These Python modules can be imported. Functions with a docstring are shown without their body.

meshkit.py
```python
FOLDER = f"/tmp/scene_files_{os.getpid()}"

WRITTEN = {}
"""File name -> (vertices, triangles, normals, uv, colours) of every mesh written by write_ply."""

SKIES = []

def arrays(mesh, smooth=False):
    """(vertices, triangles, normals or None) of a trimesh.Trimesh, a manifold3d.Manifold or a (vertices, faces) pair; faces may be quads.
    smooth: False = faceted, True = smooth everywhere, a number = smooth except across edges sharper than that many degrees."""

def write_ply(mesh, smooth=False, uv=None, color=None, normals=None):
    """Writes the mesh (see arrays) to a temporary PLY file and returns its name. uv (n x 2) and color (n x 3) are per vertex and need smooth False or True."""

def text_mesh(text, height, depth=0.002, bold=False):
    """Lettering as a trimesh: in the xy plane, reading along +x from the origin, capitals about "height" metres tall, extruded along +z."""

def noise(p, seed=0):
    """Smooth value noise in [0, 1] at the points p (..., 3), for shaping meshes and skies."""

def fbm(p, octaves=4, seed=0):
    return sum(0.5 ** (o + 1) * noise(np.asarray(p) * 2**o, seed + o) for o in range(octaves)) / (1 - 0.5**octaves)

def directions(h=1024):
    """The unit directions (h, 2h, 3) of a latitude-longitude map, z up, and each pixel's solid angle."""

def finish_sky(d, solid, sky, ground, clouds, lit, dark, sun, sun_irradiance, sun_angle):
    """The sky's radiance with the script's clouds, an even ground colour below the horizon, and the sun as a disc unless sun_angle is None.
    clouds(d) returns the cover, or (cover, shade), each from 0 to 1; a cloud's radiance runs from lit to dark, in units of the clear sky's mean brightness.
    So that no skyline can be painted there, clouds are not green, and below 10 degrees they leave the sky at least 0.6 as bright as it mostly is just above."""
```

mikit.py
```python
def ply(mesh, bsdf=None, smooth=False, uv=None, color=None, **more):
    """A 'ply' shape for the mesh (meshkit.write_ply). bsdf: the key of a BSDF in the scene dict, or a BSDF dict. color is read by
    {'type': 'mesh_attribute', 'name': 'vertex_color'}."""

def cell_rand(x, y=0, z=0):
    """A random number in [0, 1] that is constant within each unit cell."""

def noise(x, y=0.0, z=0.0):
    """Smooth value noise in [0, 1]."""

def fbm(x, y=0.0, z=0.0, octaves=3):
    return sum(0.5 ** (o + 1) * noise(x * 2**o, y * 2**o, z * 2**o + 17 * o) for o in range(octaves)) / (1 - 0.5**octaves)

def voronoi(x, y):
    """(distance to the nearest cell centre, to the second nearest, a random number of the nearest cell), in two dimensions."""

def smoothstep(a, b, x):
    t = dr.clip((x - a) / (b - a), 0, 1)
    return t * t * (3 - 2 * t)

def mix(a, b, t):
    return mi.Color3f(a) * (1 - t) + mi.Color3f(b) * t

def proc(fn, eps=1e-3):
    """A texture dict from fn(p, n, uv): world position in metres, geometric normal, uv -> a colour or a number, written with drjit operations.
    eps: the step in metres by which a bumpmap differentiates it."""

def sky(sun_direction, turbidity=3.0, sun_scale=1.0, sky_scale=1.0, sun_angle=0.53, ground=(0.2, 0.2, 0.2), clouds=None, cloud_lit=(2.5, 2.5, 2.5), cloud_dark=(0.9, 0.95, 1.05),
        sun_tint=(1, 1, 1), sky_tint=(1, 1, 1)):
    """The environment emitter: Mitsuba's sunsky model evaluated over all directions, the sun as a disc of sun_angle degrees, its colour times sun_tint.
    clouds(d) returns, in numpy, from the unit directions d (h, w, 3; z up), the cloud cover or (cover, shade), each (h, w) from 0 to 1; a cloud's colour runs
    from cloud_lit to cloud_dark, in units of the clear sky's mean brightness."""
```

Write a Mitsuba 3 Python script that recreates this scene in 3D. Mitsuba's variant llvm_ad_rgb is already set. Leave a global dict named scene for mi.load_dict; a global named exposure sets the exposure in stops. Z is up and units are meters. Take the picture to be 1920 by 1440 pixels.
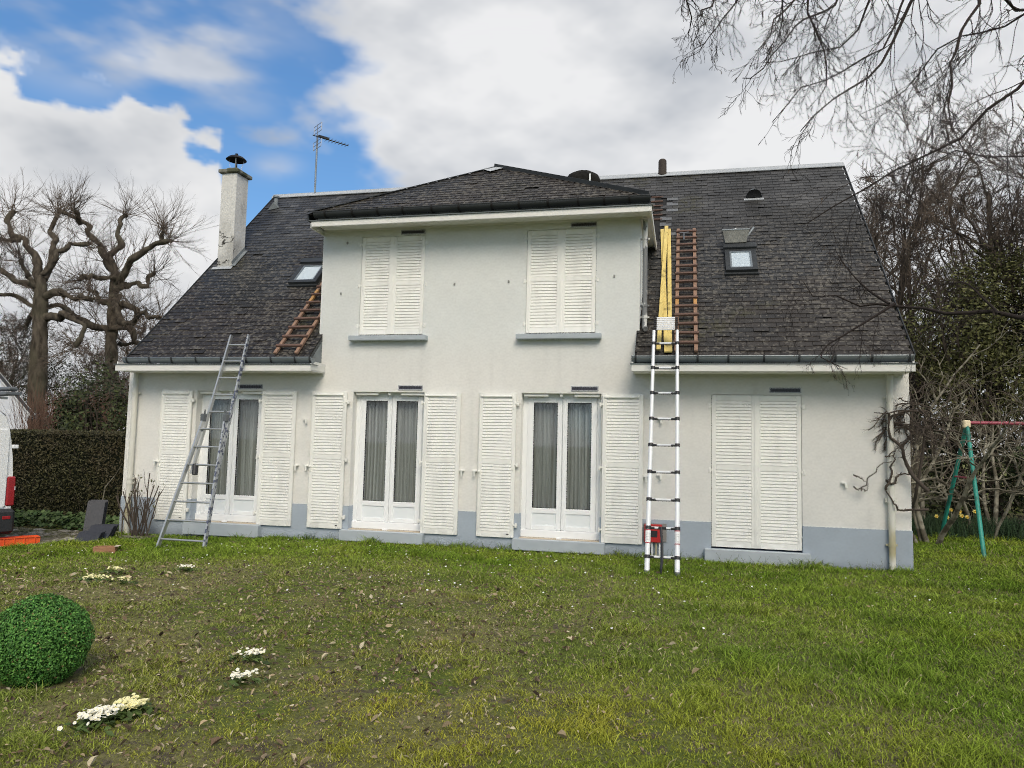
import math, random
import numpy as np, trimesh, manifold3d
import drjit as dr, mitsuba as mi, mikit, meshkit
from mikit import proc, noise, fbm, voronoi, cell_rand, smoothstep, mix
from shapely.geometry import Polygon, box as sbox
T = mi.ScalarTransform4f
random.seed(7); rng = np.random.default_rng(11)
scene, labels = {}, {}

# ------------------------------------------------------------------ camera
YAW, PITCH, ROLL = -0.226247, 0.081757, 0.023657
CAM = np.array([2.6734, -11.4311, 1.6046])
_f = np.array([math.sin(YAW)*math.cos(PITCH), math.cos(YAW)*math.cos(PITCH), math.sin(PITCH)])
_r = np.array([math.cos(YAW), -math.sin(YAW), 0.0]); _u = np.cross(_r, _f)
_up = -math.sin(ROLL)*_r + math.cos(ROLL)*_u
scene['camera'] = {'type': 'perspective', 'fov': 68.673, 'fov_axis': 'x', 'near_clip': 0.05, 'far_clip': 3000.0,
                   'to_world': T().look_at(origin=CAM.tolist(), target=(CAM+_f).tolist(), up=_up.tolist())}

# ------------------------------------------------------------------ sky: thin sun behind cloud above the ridge, cumulus to the left
def ss(a, b, x):
    t = np.clip((x-a)/(b-a), 0, 1); return t*t*(3-2*t)
def clouds(d):
    az = np.degrees(np.arctan2(d[..., 0], d[..., 1])); el = np.degrees(np.arcsin(np.clip(d[..., 2], -1, 1)))
    q = d*np.array([1, 1, 1.5])
    n1 = meshkit.fbm(q*3.0+5, 5, 1); n2 = meshkit.fbm(q*9.0, 5, 2); n3 = meshkit.fbm(q*22.0, 5, 3)
    big = n1-.5; med = n2-.5; fine = n3-.5
    front = ss(-90, -62, az)*(1-ss(45, 75, az))
    # cumulus bank low on the left
    top = np.interp(az, [-75, -47, -44, -41, -38, -35.2, -34.6, -33.6, -31.5, -29.5, -27], [26, 22.6, 22.4, 21.6, 20.6, 19.2, 17.4, 15.5, 13.5, 9, -5])
    sdA = top - el + 5.5*med + 7*fine
    cA = ss(-.35, .75, sdA)
    # broad grey white sheet over the middle and right
    edge = np.interp(el, [0, 12, 16, 18.5, 21, 24, 28, 32, 45], [4, -15, -19, -24.5, -27.3, -28.5, -28.3, -31, -36])
    n4 = meshkit.fbm(q*np.array([14., 14., 20.])+2, 5, 6)-.5
    sdB = az - edge + 10*med + 9*fine + 6*big + 8*n4
    cB = ss(-2., 5.0, sdB)
    # torn wisps in the blue gap
    w = meshkit.fbm(q*np.array([7.0, 7.0, 11.0])+np.array([3, 1, 9]), 6, 8)
    spot = np.exp(-(((az+39)/6.5)**2+((el-28)/4.2)**2))*1.0+np.exp(-(((az+46)/7)**2+((el-24.6)/1.9)**2))*.75+np.exp(-(((az+31.2)/1.6)**2+((el-19.5)/.9)**2))*.55 \
        + np.exp(-(((az+36)/3.5)**2+((el-24.5)/2.2)**2))*.45
    cW = np.clip(spot*ss(.33, .66, w)*1.05, 0, .8)
    rest = ss(.36, .56, n1+.25*med)
    cover = front*np.maximum(np.maximum(cA, cB*.97), cW) + (1-front)*rest
    g = lambda a, e, sa, se: np.exp(-(((az-a)/sa)**2+((el-e)/se)**2))
    shA = .02 + .5*ss(2, 15, sdA)*ss(20, 8, el)*.8 + 1.3*np.clip(med, 0, 1) + .9*np.clip(fine, 0, 1)+ .5*g(-44, 18.5, 6, 3)*1.0
    shB = .44 + 1.05*med + .5*big + .8*n4 + .5*fine - .42*g(-12, 29, 7, 4) - .30*g(-17, 25, 8, 4) - .60*g(7, 21, 10, 6) - .25*g(-25, 24.5, 4, 4) + .30*g(-19, 17.5, 9, 3.6) + .22*g(0, 27.5, 5, 4) + .2*g(-8, 17, 14, 2.4)
    shade = np.where(cA > cB, shA, shB)
    shade = front*shade + (1-front)*(.45+1.2*med)
    return cover, np.clip(shade, 0, 1)
SUN = (.30, -.80, .72)
scene['sky'] = mikit.sky(SUN, turbidity=3, sun_scale=.30, sky_scale=.62, sun_angle=32, sun_tint=(.90, .99, 1.14), ground=(.10, .11, .07), clouds=clouds, cloud_lit=(2.3, 2.3, 2.3), cloud_dark=(1.22, 1.30, 1.42), sky_tint=(.78, 1.0, 1.18))
exposure = 2.84

# ------------------------------------------------------------------ helpers
COUNT = {}
def uniq(key):
    n = COUNT.get(key, 0); COUNT[key] = n+1
    return key if n == 0 else '%s_%03d' % (key, n)
def lab(key, label=None, cat=None, group=None, kind=None):
    e = labels.setdefault(key, {})
    for k, v in (('label', label), ('category', cat), ('group', group), ('kind', kind)):
        if v: e[k] = v
    return key
def thing(name, label, cat, group=None):
    return lab(uniq(name), label, cat, group)
def put(name, mesh, bsdf, parent=None, smooth=False, uv=None, color=None, **l):
    key = uniq((parent+'__' if parent else '')+name)
    if isinstance(mesh, MB): mesh = mesh.vf()
    scene[key] = mikit.ply(mesh, bsdf, smooth=smooth, uv=uv, color=color)
    if l: lab(key, **l)
    return key
def single(name, mesh, bsdf, label, cat, group=None, smooth=False, **k):
    key = put(name, mesh, bsdf, None, smooth, **k); return lab(key, label, cat, group)
def reuse(name, shape, parent, tw, **l):
    key = uniq(parent+'__'+name); scene[key] = {**shape, 'to_world': tw}
    if l: lab(key, **l)
    return key
V = lambda *a: np.array(a, float)
def unit(v): v = np.asarray(v, float); return v/np.linalg.norm(v)

_BF = np.array([[0,2,3],[0,3,1],[4,5,7],[4,7,6],[0,1,5],[0,5,4],[2,6,7],[2,7,3],[0,4,6],[0,6,2],[1,3,7],[1,7,5]])
class MB:
    def __init__(s): s.v, s.f, s.n = [], [], 0
    def add(s, v, f):
        v = np.asarray(v, float); s.v.append(v); s.f.append(np.asarray(f, int)+s.n); s.n += len(v); return s
    def tm(s, m): return s.add(m.vertices, m.faces)
    def obox(s, c, ax, ay, az):
        c, ax, ay, az = (np.asarray(q, float) for q in (c, ax, ay, az))
        return s.add([c+i*ax+j*ay+k*az for i in (-1, 1) for j in (-1, 1) for k in (-1, 1)], _BF)
    def box(s, x0, x1, y0, y1, z0, z1):
        return s.obox(((x0+x1)/2, (y0+y1)/2, (z0+z1)/2), ((x1-x0)/2, 0, 0), (0, (y1-y0)/2, 0), (0, 0, (z1-z0)/2))
    def cbox(s, x0, x1, y0, y1, z0, z1, c=.006):
        h = V(x1-x0, y1-y0, z1-z0)/2; m = V(x0+x1, y0+y1, z0+z1)/2; P = []
        for sx in (-1, 1):
            for sy in (-1, 1):
                for sz in (-1, 1):
                    q = V(sx, sy, sz)
                    for k in range(3):
                        e = h-c; e[k] = h[k]; P.append(m+q*e)
        return s.tm(trimesh.convex.convex_hull(np.array(P)))
    def bar(s, p, q, w, h, up=(0, 0, 1)):
        p, q = V(*p), V(*q); d = unit(q-p); a = unit(np.cross(d, up)); b = np.cross(a, d)
        return s.obox((p+q)/2, (q-p)/2, a*w/2, b*h/2)
    def tube(s, pts, r, n=8, cap=True):
        P = np.asarray(pts, float); R = np.broadcast_to(np.asarray(r, float), (len(P),))
        t = np.gradient(P, axis=0); t /= np.linalg.norm(t, axis=1, keepdims=True)+1e-12
        ref = V(0, 0, 1) if abs(t[0][2]) < .9 else V(1, 0, 0)
        a = np.cross(t[0], ref); a /= np.linalg.norm(a); rings = []
        for i in range(len(P)):
            a = a-t[i]*(a@t[i]); a /= np.linalg.norm(a); b = np.cross(t[i], a)
            th = np.arange(n)*2*math.pi/n
            rings.append(P[i]+R[i]*(np.cos(th)[:, None]*a+np.sin(th)[:, None]*b))
        v = np.vstack(rings); f = []
        for i in range(len(P)-1):
            for j in range(n):
                k = (j+1) % n; f += [[i*n+j, i*n+k, (i+1)*n+k], [i*n+j, (i+1)*n+k, (i+1)*n+j]]
        if cap:
            m = len(v); v = np.vstack([v, P[:1], P[-1:]])
            for j in range(n):
                k = (j+1) % n; f += [[m, k, j], [m+1, (len(P)-1)*n+j, (len(P)-1)*n+k]]
        return s.add(v, f)
    def lathe(s, prof, c=(0, 0, 0), n=20):
        th = np.arange(n)*2*math.pi/n; prof = np.asarray(prof, float)
        v = np.vstack([np.stack([np.cos(th)*r+c[0], np.sin(th)*r+c[1], 0*th+z+c[2]], 1) for r, z in prof]); f = []
        for i in range(len(prof)-1):
            for j in range(n):
                k = (j+1) % n; f += [[i*n+j, i*n+k, (i+1)*n+k], [i*n+j, (i+1)*n+k, (i+1)*n+j]]
        return s.add(v, f)
    def extr(s, poly, fn, depth):
        """shapely polygon extruded; fn maps (u,v,w) arrays to xyz"""
        m = trimesh.creation.extrude_polygon(poly, depth, engine='earcut')
        return s.add(fn(m.vertices[:, 0], m.vertices[:, 1], m.vertices[:, 2]), m.faces)
    def vf(s): return (np.vstack(s.v), np.vstack(s.f))
XZ = lambda y0: (lambda u, v, w: np.stack([u, y0+w, v], 1))     # extrude along +y
YZ = lambda x0: (lambda u, v, w: np.stack([x0+w, u, v], 1))     # extrude along +x

def tubes(P, R, sides=3):
    """N polylines at once. P (N,K,3), R (N,K)"""
    N, K, _ = P.shape
    t = np.gradient(P, axis=1); t /= np.linalg.norm(t, axis=2, keepdims=True)+1e-9
    ref = np.where(np.abs(t[:, :1, 2:3]) < .8, V(0, 0, 1), V(1, .3, 0))
    a = np.cross(t, np.broadcast_to(ref, t.shape)); a /= np.linalg.norm(a, axis=2, keepdims=True)+1e-9
    b = np.cross(t, a); th = np.arange(sides)*2*math.pi/sides
    v = P[:, :, None]+R[:, :, None, None]*(np.cos(th)[:, None]*a[:, :, None]+np.sin(th)[:, None]*b[:, :, None])
    base = (np.arange(N)*K*sides)[:, None, None]; i = np.arange(K-1)[None, :, None]*sides; j = np.arange(sides)[None, None]; k = (j+1) % sides
    A, B, C, D = base+i+j, base+i+k, base+i+sides+k, base+i+sides+j
    f = np.concatenate([np.stack([A, B, C], -1).reshape(-1, 3), np.stack([A, C, D], -1).reshape(-1, 3)])
    return v.reshape(-1, 3), f
def rdir(n): v = rng.normal(size=(n, 3)); return v/np.linalg.norm(v, axis=1, keepdims=True)
def grow(P, R, per, ratio, spread, up, K, tmin=.25, wob=.16, thin=.5, tip=.25, lmin=.1):
    """children of N parent polylines"""
    N, k0, _ = P.shape; idx = np.repeat(np.arange(N), per); n = len(idx)
    t = tmin+(1-tmin)*rng.random(n); u = t*(k0-1); i = np.minimum(u.astype(int), k0-2); fr = u-i
    p0 = P[idx, i]*(1-fr)[:, None]+P[idx, i+1]*fr[:, None]; r0 = R[idx, i]*(1-fr)+R[idx, i+1]*fr
    tan = P[idx, i+1]-P[idx, i]; tan /= np.linalg.norm(tan, axis=1, keepdims=True)+1e-9
    L = np.linalg.norm(P[idx, -1]-P[idx, 0], axis=1)*ratio*(1.15-.6*t)*(.6+.8*rng.random(n)); L = np.maximum(L, lmin)
    d = tan+spread*rdir(n)+V(0, 0, up); d /= np.linalg.norm(d, axis=1, keepdims=True)+1e-9
    return shoot(p0, d, L, np.minimum(r0*.8, r0*thin+.002), K, wob, up*.3, tip)
def shoot(p0, d, L, r, K, wob=.16, up=0., tip=.25):
    n = len(p0); Q = np.zeros((n, K, 3)); Q[:, 0] = p0; d = d.copy()
    for k in range(1, K):
        Q[:, k] = Q[:, k-1]+d*(L/(K-1))[:, None]
        d = d+wob*rng.normal(size=(n, 3))+V(0, 0, up); d /= np.linalg.norm(d, axis=1, keepdims=True)+1e-9
    return Q, r[:, None]*np.linspace(1, tip, K)[None]
def resample(pl, K):
    P = np.asarray(pl, float); s = np.r_[0, np.cumsum(np.linalg.norm(np.diff(P, axis=0), axis=1))]
    from scipy.interpolate import PchipInterpolator
    return PchipInterpolator(s, P)(np.linspace(0, s[-1], K))
def leaves(C, size, aspect=.5, nrm=None, tilt=.8, bend=.0):
    """diamond leaves at C (N,3); nrm preferred normals"""
    n = len(C); size = np.broadcast_to(size, (n,))
    nn = rdir(n) if nrm is None else nrm+tilt*rdir(n); nn /= np.linalg.norm(nn, axis=1, keepdims=True)+1e-9
    a = np.cross(nn, rdir(n)); a /= np.linalg.norm(a, axis=1, keepdims=True)+1e-9; b = np.cross(nn, a)
    s = size[:, None]; q = np.stack([C-a*s/2, C-b*s*aspect/2+nn*s*bend, C+a*s/2, C+b*s*aspect/2+nn*s*bend], 1)
    f = (np.arange(n)*4)[:, None, None]+np.array([[0, 1, 2], [0, 2, 3]])[None]
    return q.reshape(-1, 3), f.reshape(-1, 3)

# ------------------------------------------------------------------ materials
def mat(name, color, rough=.8, metal=0., spec=.5, bump=None, bscale=1.0, **k):
    c = {'type': 'rgb', 'value': list(color)} if isinstance(color, (tuple, list)) else (color if isinstance(color, dict) else proc(color))
    b = {'type': 'principled', 'base_color': c, 'roughness': rough, 'metallic': metal, 'specular': spec, **k}
    if bump is not None: b = {'type': 'bumpmap', 'arbitrary': proc(bump, 2e-3), 'scale': bscale, 'bsdf': b}
    scene[name] = {'type': 'twosided', 'bsdf': b}
def leafmat(name, rough=.6, trans=.5, spec=.3):
    scene[name] = {'type': 'twosided', 'bsdf': {'type': 'principled', 'base_color': {'type': 'mesh_attribute', 'name': 'vertex_color'}, 'roughness': rough, 'specular': spec}}
def m_wall(p, n, uv):
    a = fbm(p.x*.7, p.y*.7, p.z*.5, 3); b = fbm(p.x*6, p.y*6, p.z*3, 3); c = fbm(p.x*40, p.y*40, p.z*40, 2)
    k = .95+.06*a+.05*(b-.5)+.12*(c-.5)
    base = mix((.70, .69, .655), (.665, .68, .66), smoothstep(2.6, 3.6, p.z))  # warm bounce from the ground painted into the lower wall, cooler on the bay
    drip = smoothstep(.62, .85, fbm(p.x*5, p.y*5, p.z*.35, 3))*smoothstep(3.4, 2.5, p.z)
    low = smoothstep(1.3, .55, p.z)*smoothstep(.35, .75, fbm(p.x*2.3, p.y, p.z*2, 3))
    ud = smoothstep(.50, .80, fbm(p.x*9+5, p.y*9, p.z*.45, 3))*smoothstep(1.9, 3.2, p.z)*smoothstep(3.30, 3.22, p.z)*(smoothstep(.10, .0, dr.abs(p.x+2.03)-.66)+smoothstep(.10, .0, dr.abs(p.x-.785)-.66))
    grime = smoothstep(.45, .7, fbm(p.x*1.6, p.y*1.6, p.z*.8, 4))
    return base*k*(1.03-.06*drip-.06*low-.06*ud-.03*grime)
mat('wall_render', m_wall, .92, spec=.2, bump=lambda p, n, uv: fbm(p.x*70, p.y*70, p.z*70, 2), bscale=.008)
mat('plinth_paint', lambda p, n, uv: mi.Color3f(.35, .40, .455)*(.9+.14*fbm(p.x*3, p.y*3, p.z*3, 3)+.12*(fbm(p.x*45, p.y*45, p.z*45, 2)-.5))*(1-.45*smoothstep(.20, -.04, p.z+.16*fbm(p.x*4, 0., p.z*2, 2))),
    .85, spec=.25, bump=lambda p, n, uv: fbm(p.x*55, p.y*55, p.z*55, 2), bscale=.010)
mat('sill_paint', lambda p, n, uv: mi.Color3f(.36, .40, .43)*(.9+.2*fbm(p.x*5, p.y*5, p.z*9, 3)), .7)
mat('cream_stone', lambda p, n, uv: mi.Color3f(.42, .36, .28)*(.7+.5*fbm(p.x*9, p.y*20, p.z*9, 3)), .85)
mat('shutter_paint', lambda p, n, uv: mi.Color3f(.76, .757, .715)*(.955+.05*cell_rand(p.x*1.55+.3, p.z*.4)+.05*fbm(p.x*2.2, p.y*2, p.z*1.5, 2))*(1-.10*smoothstep(.5, .8, fbm(p.x*7, p.y*2, p.z*1.2, 3)))*(1-.16*smoothstep(.75, .1, p.z)*smoothstep(.3, .7, fbm(p.x*9, p.y*9, p.z*9, 3))), .45)
mat('white_pvc', lambda p, n, uv: mi.Color3f(.78, .79, .79)*(.97+.05*fbm(p.x*3, p.y*3, p.z*3, 2)), .35)
mat('panel_pvc', (.70, .73, .74), .4)
mat('fascia_paint', lambda p, n, uv: mi.Color3f(.69, .685, .65)*(.9+.12*fbm(p.x*1.3, p.y*3, p.z*6, 3)), .55)
mat('vent_dark', (.05, .05, .07), .5); mat('vent_frame', (.34, .35, .38), .5); mat('black_plastic', (.02, .02, .022), .45)
mat('zinc', lambda p, n, uv: mi.Color3f(.22, .25, .27)*(.75+.5*fbm(p.x*2.5, p.y*9, p.z*9, 3)), .45, metal=.55)
mat('dark_zinc', lambda p, n, uv: mi.Color3f(.030, .034, .037)*(.6+.9*fbm(p.x*2.5, p.y*9, p.z*9, 3)), .55, metal=.2)
mat('pale_zinc', lambda p, n, uv: mi.Color3f(.36, .38, .40)*(.8+.35*fbm(p.x*2, p.y*9, p.z*9, 3)), .7, metal=.0)
mat('lead', lambda p, n, uv: mi.Color3f(.16, .18, .19)*(.6+.8*fbm(p.x*6, p.y*6, p.z*6, 3)), .55)
mat('pipe_paint', lambda p, n, uv: mix((.64, .63, .57), mi.Color3f(.42, .38, .24), smoothstep(.9, .3, p.z)*smoothstep(.3, .6, fbm(p.x*6, p.y*6, p.z*3, 3))+.15*fbm(p.x*20, p.y*20, p.z*2, 2)), .5)
mat('peeling_pipe', lambda p, n, uv: mix((.55, .55, .53), (.16, .165, .17), smoothstep(.47, .55, fbm(p.x*14+3, p.y*14, p.z*5, 4)+.12*smoothstep(3.3, 4.2, p.z)-.22*smoothstep(4.45, 4.9, p.z))), .6)
def m_chim(p, n, uv):
    a = fbm(p.x*3, p.y*3, p.z*1.2, 4); c = fbm(p.x*26, p.y*26, p.z*26, 3)
    crack = smoothstep(.030, .010, dr.abs(fbm(p.x*4.3+7, p.y*4.3, p.z*4.3, 4)-.5))*smoothstep(6.1, 5.5, p.z)*smoothstep(.40, .50, fbm(p.x*2.6+3, p.y*2.6, p.z*2.6, 2))
    return mix(mix((.60, .595, .57), (.36, .355, .335), smoothstep(.42, .72, a)*.8)*(.85+.3*c), (.03, .028, .025), crack)
mat('chimney_render', m_chim, .9, spec=.2)
mat('mossy_cap', lambda p, n, uv: mix((.20, .20, .17), (.07, .075, .045), smoothstep(.4, .6, fbm(p.x*8, p.y*8, p.z*8, 3))), .9)
mat('soot_metal', (.012, .011, .011), .6, metal=.3)
mat('terracotta_dark', (.045, .035, .028), .8)
def m_slate(p, n, uv):
    r1, r2 = uv.x, uv.y
    tone = .74+.50*r1
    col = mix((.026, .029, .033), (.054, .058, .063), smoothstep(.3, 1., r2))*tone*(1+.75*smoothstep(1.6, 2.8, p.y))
    big = fbm(p.x*.55+2, p.y*.55, p.z*.3, 4)
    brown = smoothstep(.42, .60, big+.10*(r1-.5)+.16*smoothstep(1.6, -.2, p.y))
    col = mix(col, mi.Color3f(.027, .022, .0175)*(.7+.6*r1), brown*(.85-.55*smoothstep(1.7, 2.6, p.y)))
    dark = smoothstep(.52, .66, fbm(p.x*.9+31, p.y*.9, p.z*.5, 4)+.12*(r2-.5))
    col = mix(col, (.015, .015, .014), dark*.7)
    sp = fbm(p.x*24, p.y*24, p.z*24, 3)
    lich = smoothstep(.56, .66, sp+.22*(fbm(p.x*.8+9, p.y*.8, p.z*.8, 3)-.45)+.05*(r2-.5))*smoothstep(3.4, 1.4, p.y)
    col = mix(col, (.125, .122, .110), lich*.62)
    moss = smoothstep(.60, .72, fbm(p.x*1.1+20, p.y*1.1, p.z*1.1, 4))*smoothstep(.42, .6, fbm(p.x*20, p.y*20, p.z*20, 2))
    col = mix(col, (.050, .050, .024), moss*.6)*mi.Color3f(1.06, 1.0, .93)*(.50+.60*sp)
    fresh = smoothstep(.985, .99, r2)
    return mix(col, mi.Color3f(.11, .115, .12)*(.7+.5*r1), fresh)
mat('slate', m_slate, .52, spec=.5, bump=lambda p, n, uv: fbm(p.x*28, p.y*28, p.z*28, 3), bscale=.006)
mat('deck_dark', (.012, .012, .012), .9)
def wood(c1, c2, name, rough=.7, ax='x'):
    def fn(p, n, uv):
        g = fbm(p.x*60, p.y*7, p.z*7, 3) if ax == 'x' else fbm(p.x*7, p.y*40, p.z*40, 3)
        return mix(c1, c2, g)*(.8+.4*fbm(p.x*3, p.y*3, p.z*3, 2))
    mat(name, fn, rough)
wood((.30, .185, .125), (.19, .115, .08), 'ladder_wood'); wood((.15, .085, .062), (.085, .052, .040), 'rung_wood', ax='z')
wood((.40, .19, .08), (.50, .30, .10), 'fresh_wood'); mat('yellow_batten', lambda p, n, uv: mix((.74, .60, .22), (.58, .43, .13), fbm(p.x*70, p.y*4, p.z*4, 3))*(1-.45*smoothstep(.66, .76, fbm(p.x*16, p.y*9, p.z*9, 2)))*(.8+.35*fbm(p.x*5, p.y*3, p.z*3, 2)), .75); wood((.15, .085, .06), (.08, .05, .04), 'lath_wood', ax='z')
mat('aluminium', lambda p, n, uv: mi.Color3f(.52, .53, .53)*(.8+.3*fbm(p.x*8, p.y*8, p.z*8, 3)), .42, metal=.75)
mat('painted_alu', lambda p, n, uv: mix((.42, .44, .46), (.035, .045, .10), smoothstep(.52, .57, fbm(p.x*30+4, p.y*30, p.z*22, 4))*.85)*1.0, .5, metal=.4)
mat('white_alu', (.82, .83, .85), .35, metal=.1); mat('grey_plastic', (.10, .11, .12), .5)
mat('sticker_red', (.40, .02, .035), .5); mat('sticker_grey', (.22, .20, .22), .6)
mat('red_paint', (.42, .018, .018), .45); mat('grey_box', (.22, .22, .21), .7); mat('orange_plastic', lambda p, n, uv: mix((.72, .10, .02), (.45, .03, .015), smoothstep(-7.75, -7.95, p.x))*(.85+.3*fbm(p.x*5, p.y*5, p.z*5, 2)), .45)
mat('clay', lambda p, n, uv: mi.Color3f(.30, .155, .085)*(.7+.55*fbm(p.x*12, p.y*12, p.z*20, 3)), .85)
mat('new_slate', lambda p, n, uv: mi.Color3f(.026, .028, .036)*(.75+.5*fbm(p.x*10, p.y*10, p.z*10, 3)), .6)
mat('van_paint', (.78, .79, .80), .25, clearcoat=.6); mat('red_lamp', (.30, .006, .012), .2, clearcoat=1.); mat('van_trim', (.022, .024, .027), .6); mat('tyre', (.018, .018, .018), .8)
mat('rubber_glass', (.012, .014, .016), .1)
mat('green_paint', lambda p, n, uv: mix((.022, .25, .20), (.015, .13, .10), smoothstep(.5, .7, fbm(p.x*9, p.y*9, p.z*3, 3))), .5)
mat('pink_paint', (.30, .055, .085), .5); mat('cream_plastic', (.72, .62, .42), .5)
mat('white_house', (.66, .68, .72), .85); mat('verge_white', (.62, .63, .63), .6); mat('far_slate', lambda p, n, uv: mi.Color3f(.045, .047, .052)*(.7+.6*fbm(p.x*4, p.y*4, p.z*14, 2)), .6)
mat('cloth_dark', lambda p, n, uv: mi.Color3f(.014, .0135, .012)*(.5+1.*fbm(p.x*14, p.y*14, p.z*14, 3)), .95, spec=.15, sheen=.3)
mat('skin', (.42, .25, .18), .6); mat('hair', (.025, .018, .012), .7); mat('trousers', (.03, .032, .04), .9)
mat('steel', (.30, .30, .31), .35, metal=.8)
mat('curtain_cloth', lambda p, n, uv: mi.Color3f(.27, .295, .29)*(.35+1.15*fbm(p.x*42, p.y*4, p.z*.4, 3)), .95, spec=.1)
mat('room_dark', (.10, .095, .085), .95)
mat('painted_sky_glass', (.46, .53, .58), .7, spec=.1)  # opaque skylight pane, pale blue sky reflection painted into its colour
scene['pane_glass'] = {'type': 'thindielectric', 'int_ior': 1.52}
mat('bark', lambda p, n, uv: mix(mix((.115, .098, .076), (.038, .032, .026), smoothstep(.25, .75, fbm(p.x*11, p.y*11, p.z*3.5, 4))), (.085, .080, .055), smoothstep(.5, .75, fbm(p.x*1.6, p.y*1.6, p.z*.9, 3))*.7), .95, spec=.1)
mat('twig', (.105, .083, .066), .9, spec=.15); mat('birch_twig', (.030, .024, .022), .9, spec=.15); mat('red_twig', (.115, .070, .052), .9, spec=.15); mat('dark_twig', (.078, .063, .052), .9, spec=.15)
mat('grey_twig', lambda p, n, uv: mix((.25, .235, .185), (.10, .09, .068), smoothstep(.4, .6, fbm(p.x*7, p.y*7, p.z*7, 3))), .9, spec=.15)
mat('far_twig', (.12, .095, .08), .9, spec=.15)
leafmat('leaf'); leafmat('grass_blade', .75, spec=.12); leafmat('petal', .7, spec=.1); leafmat('dry_leaf', .85, spec=.12)
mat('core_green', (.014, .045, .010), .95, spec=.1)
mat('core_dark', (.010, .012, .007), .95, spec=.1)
mat('trough_grey', lambda p, n, uv: mi.Color3f(.19, .195, .18)*(.6+.7*fbm(p.x*14, p.y*14, p.z*14, 3)), .8)
mat('stalk_green', (.04, .075, .02), .7); mat('trumpet_yellow', (.80, .60, .10), .7)

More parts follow.
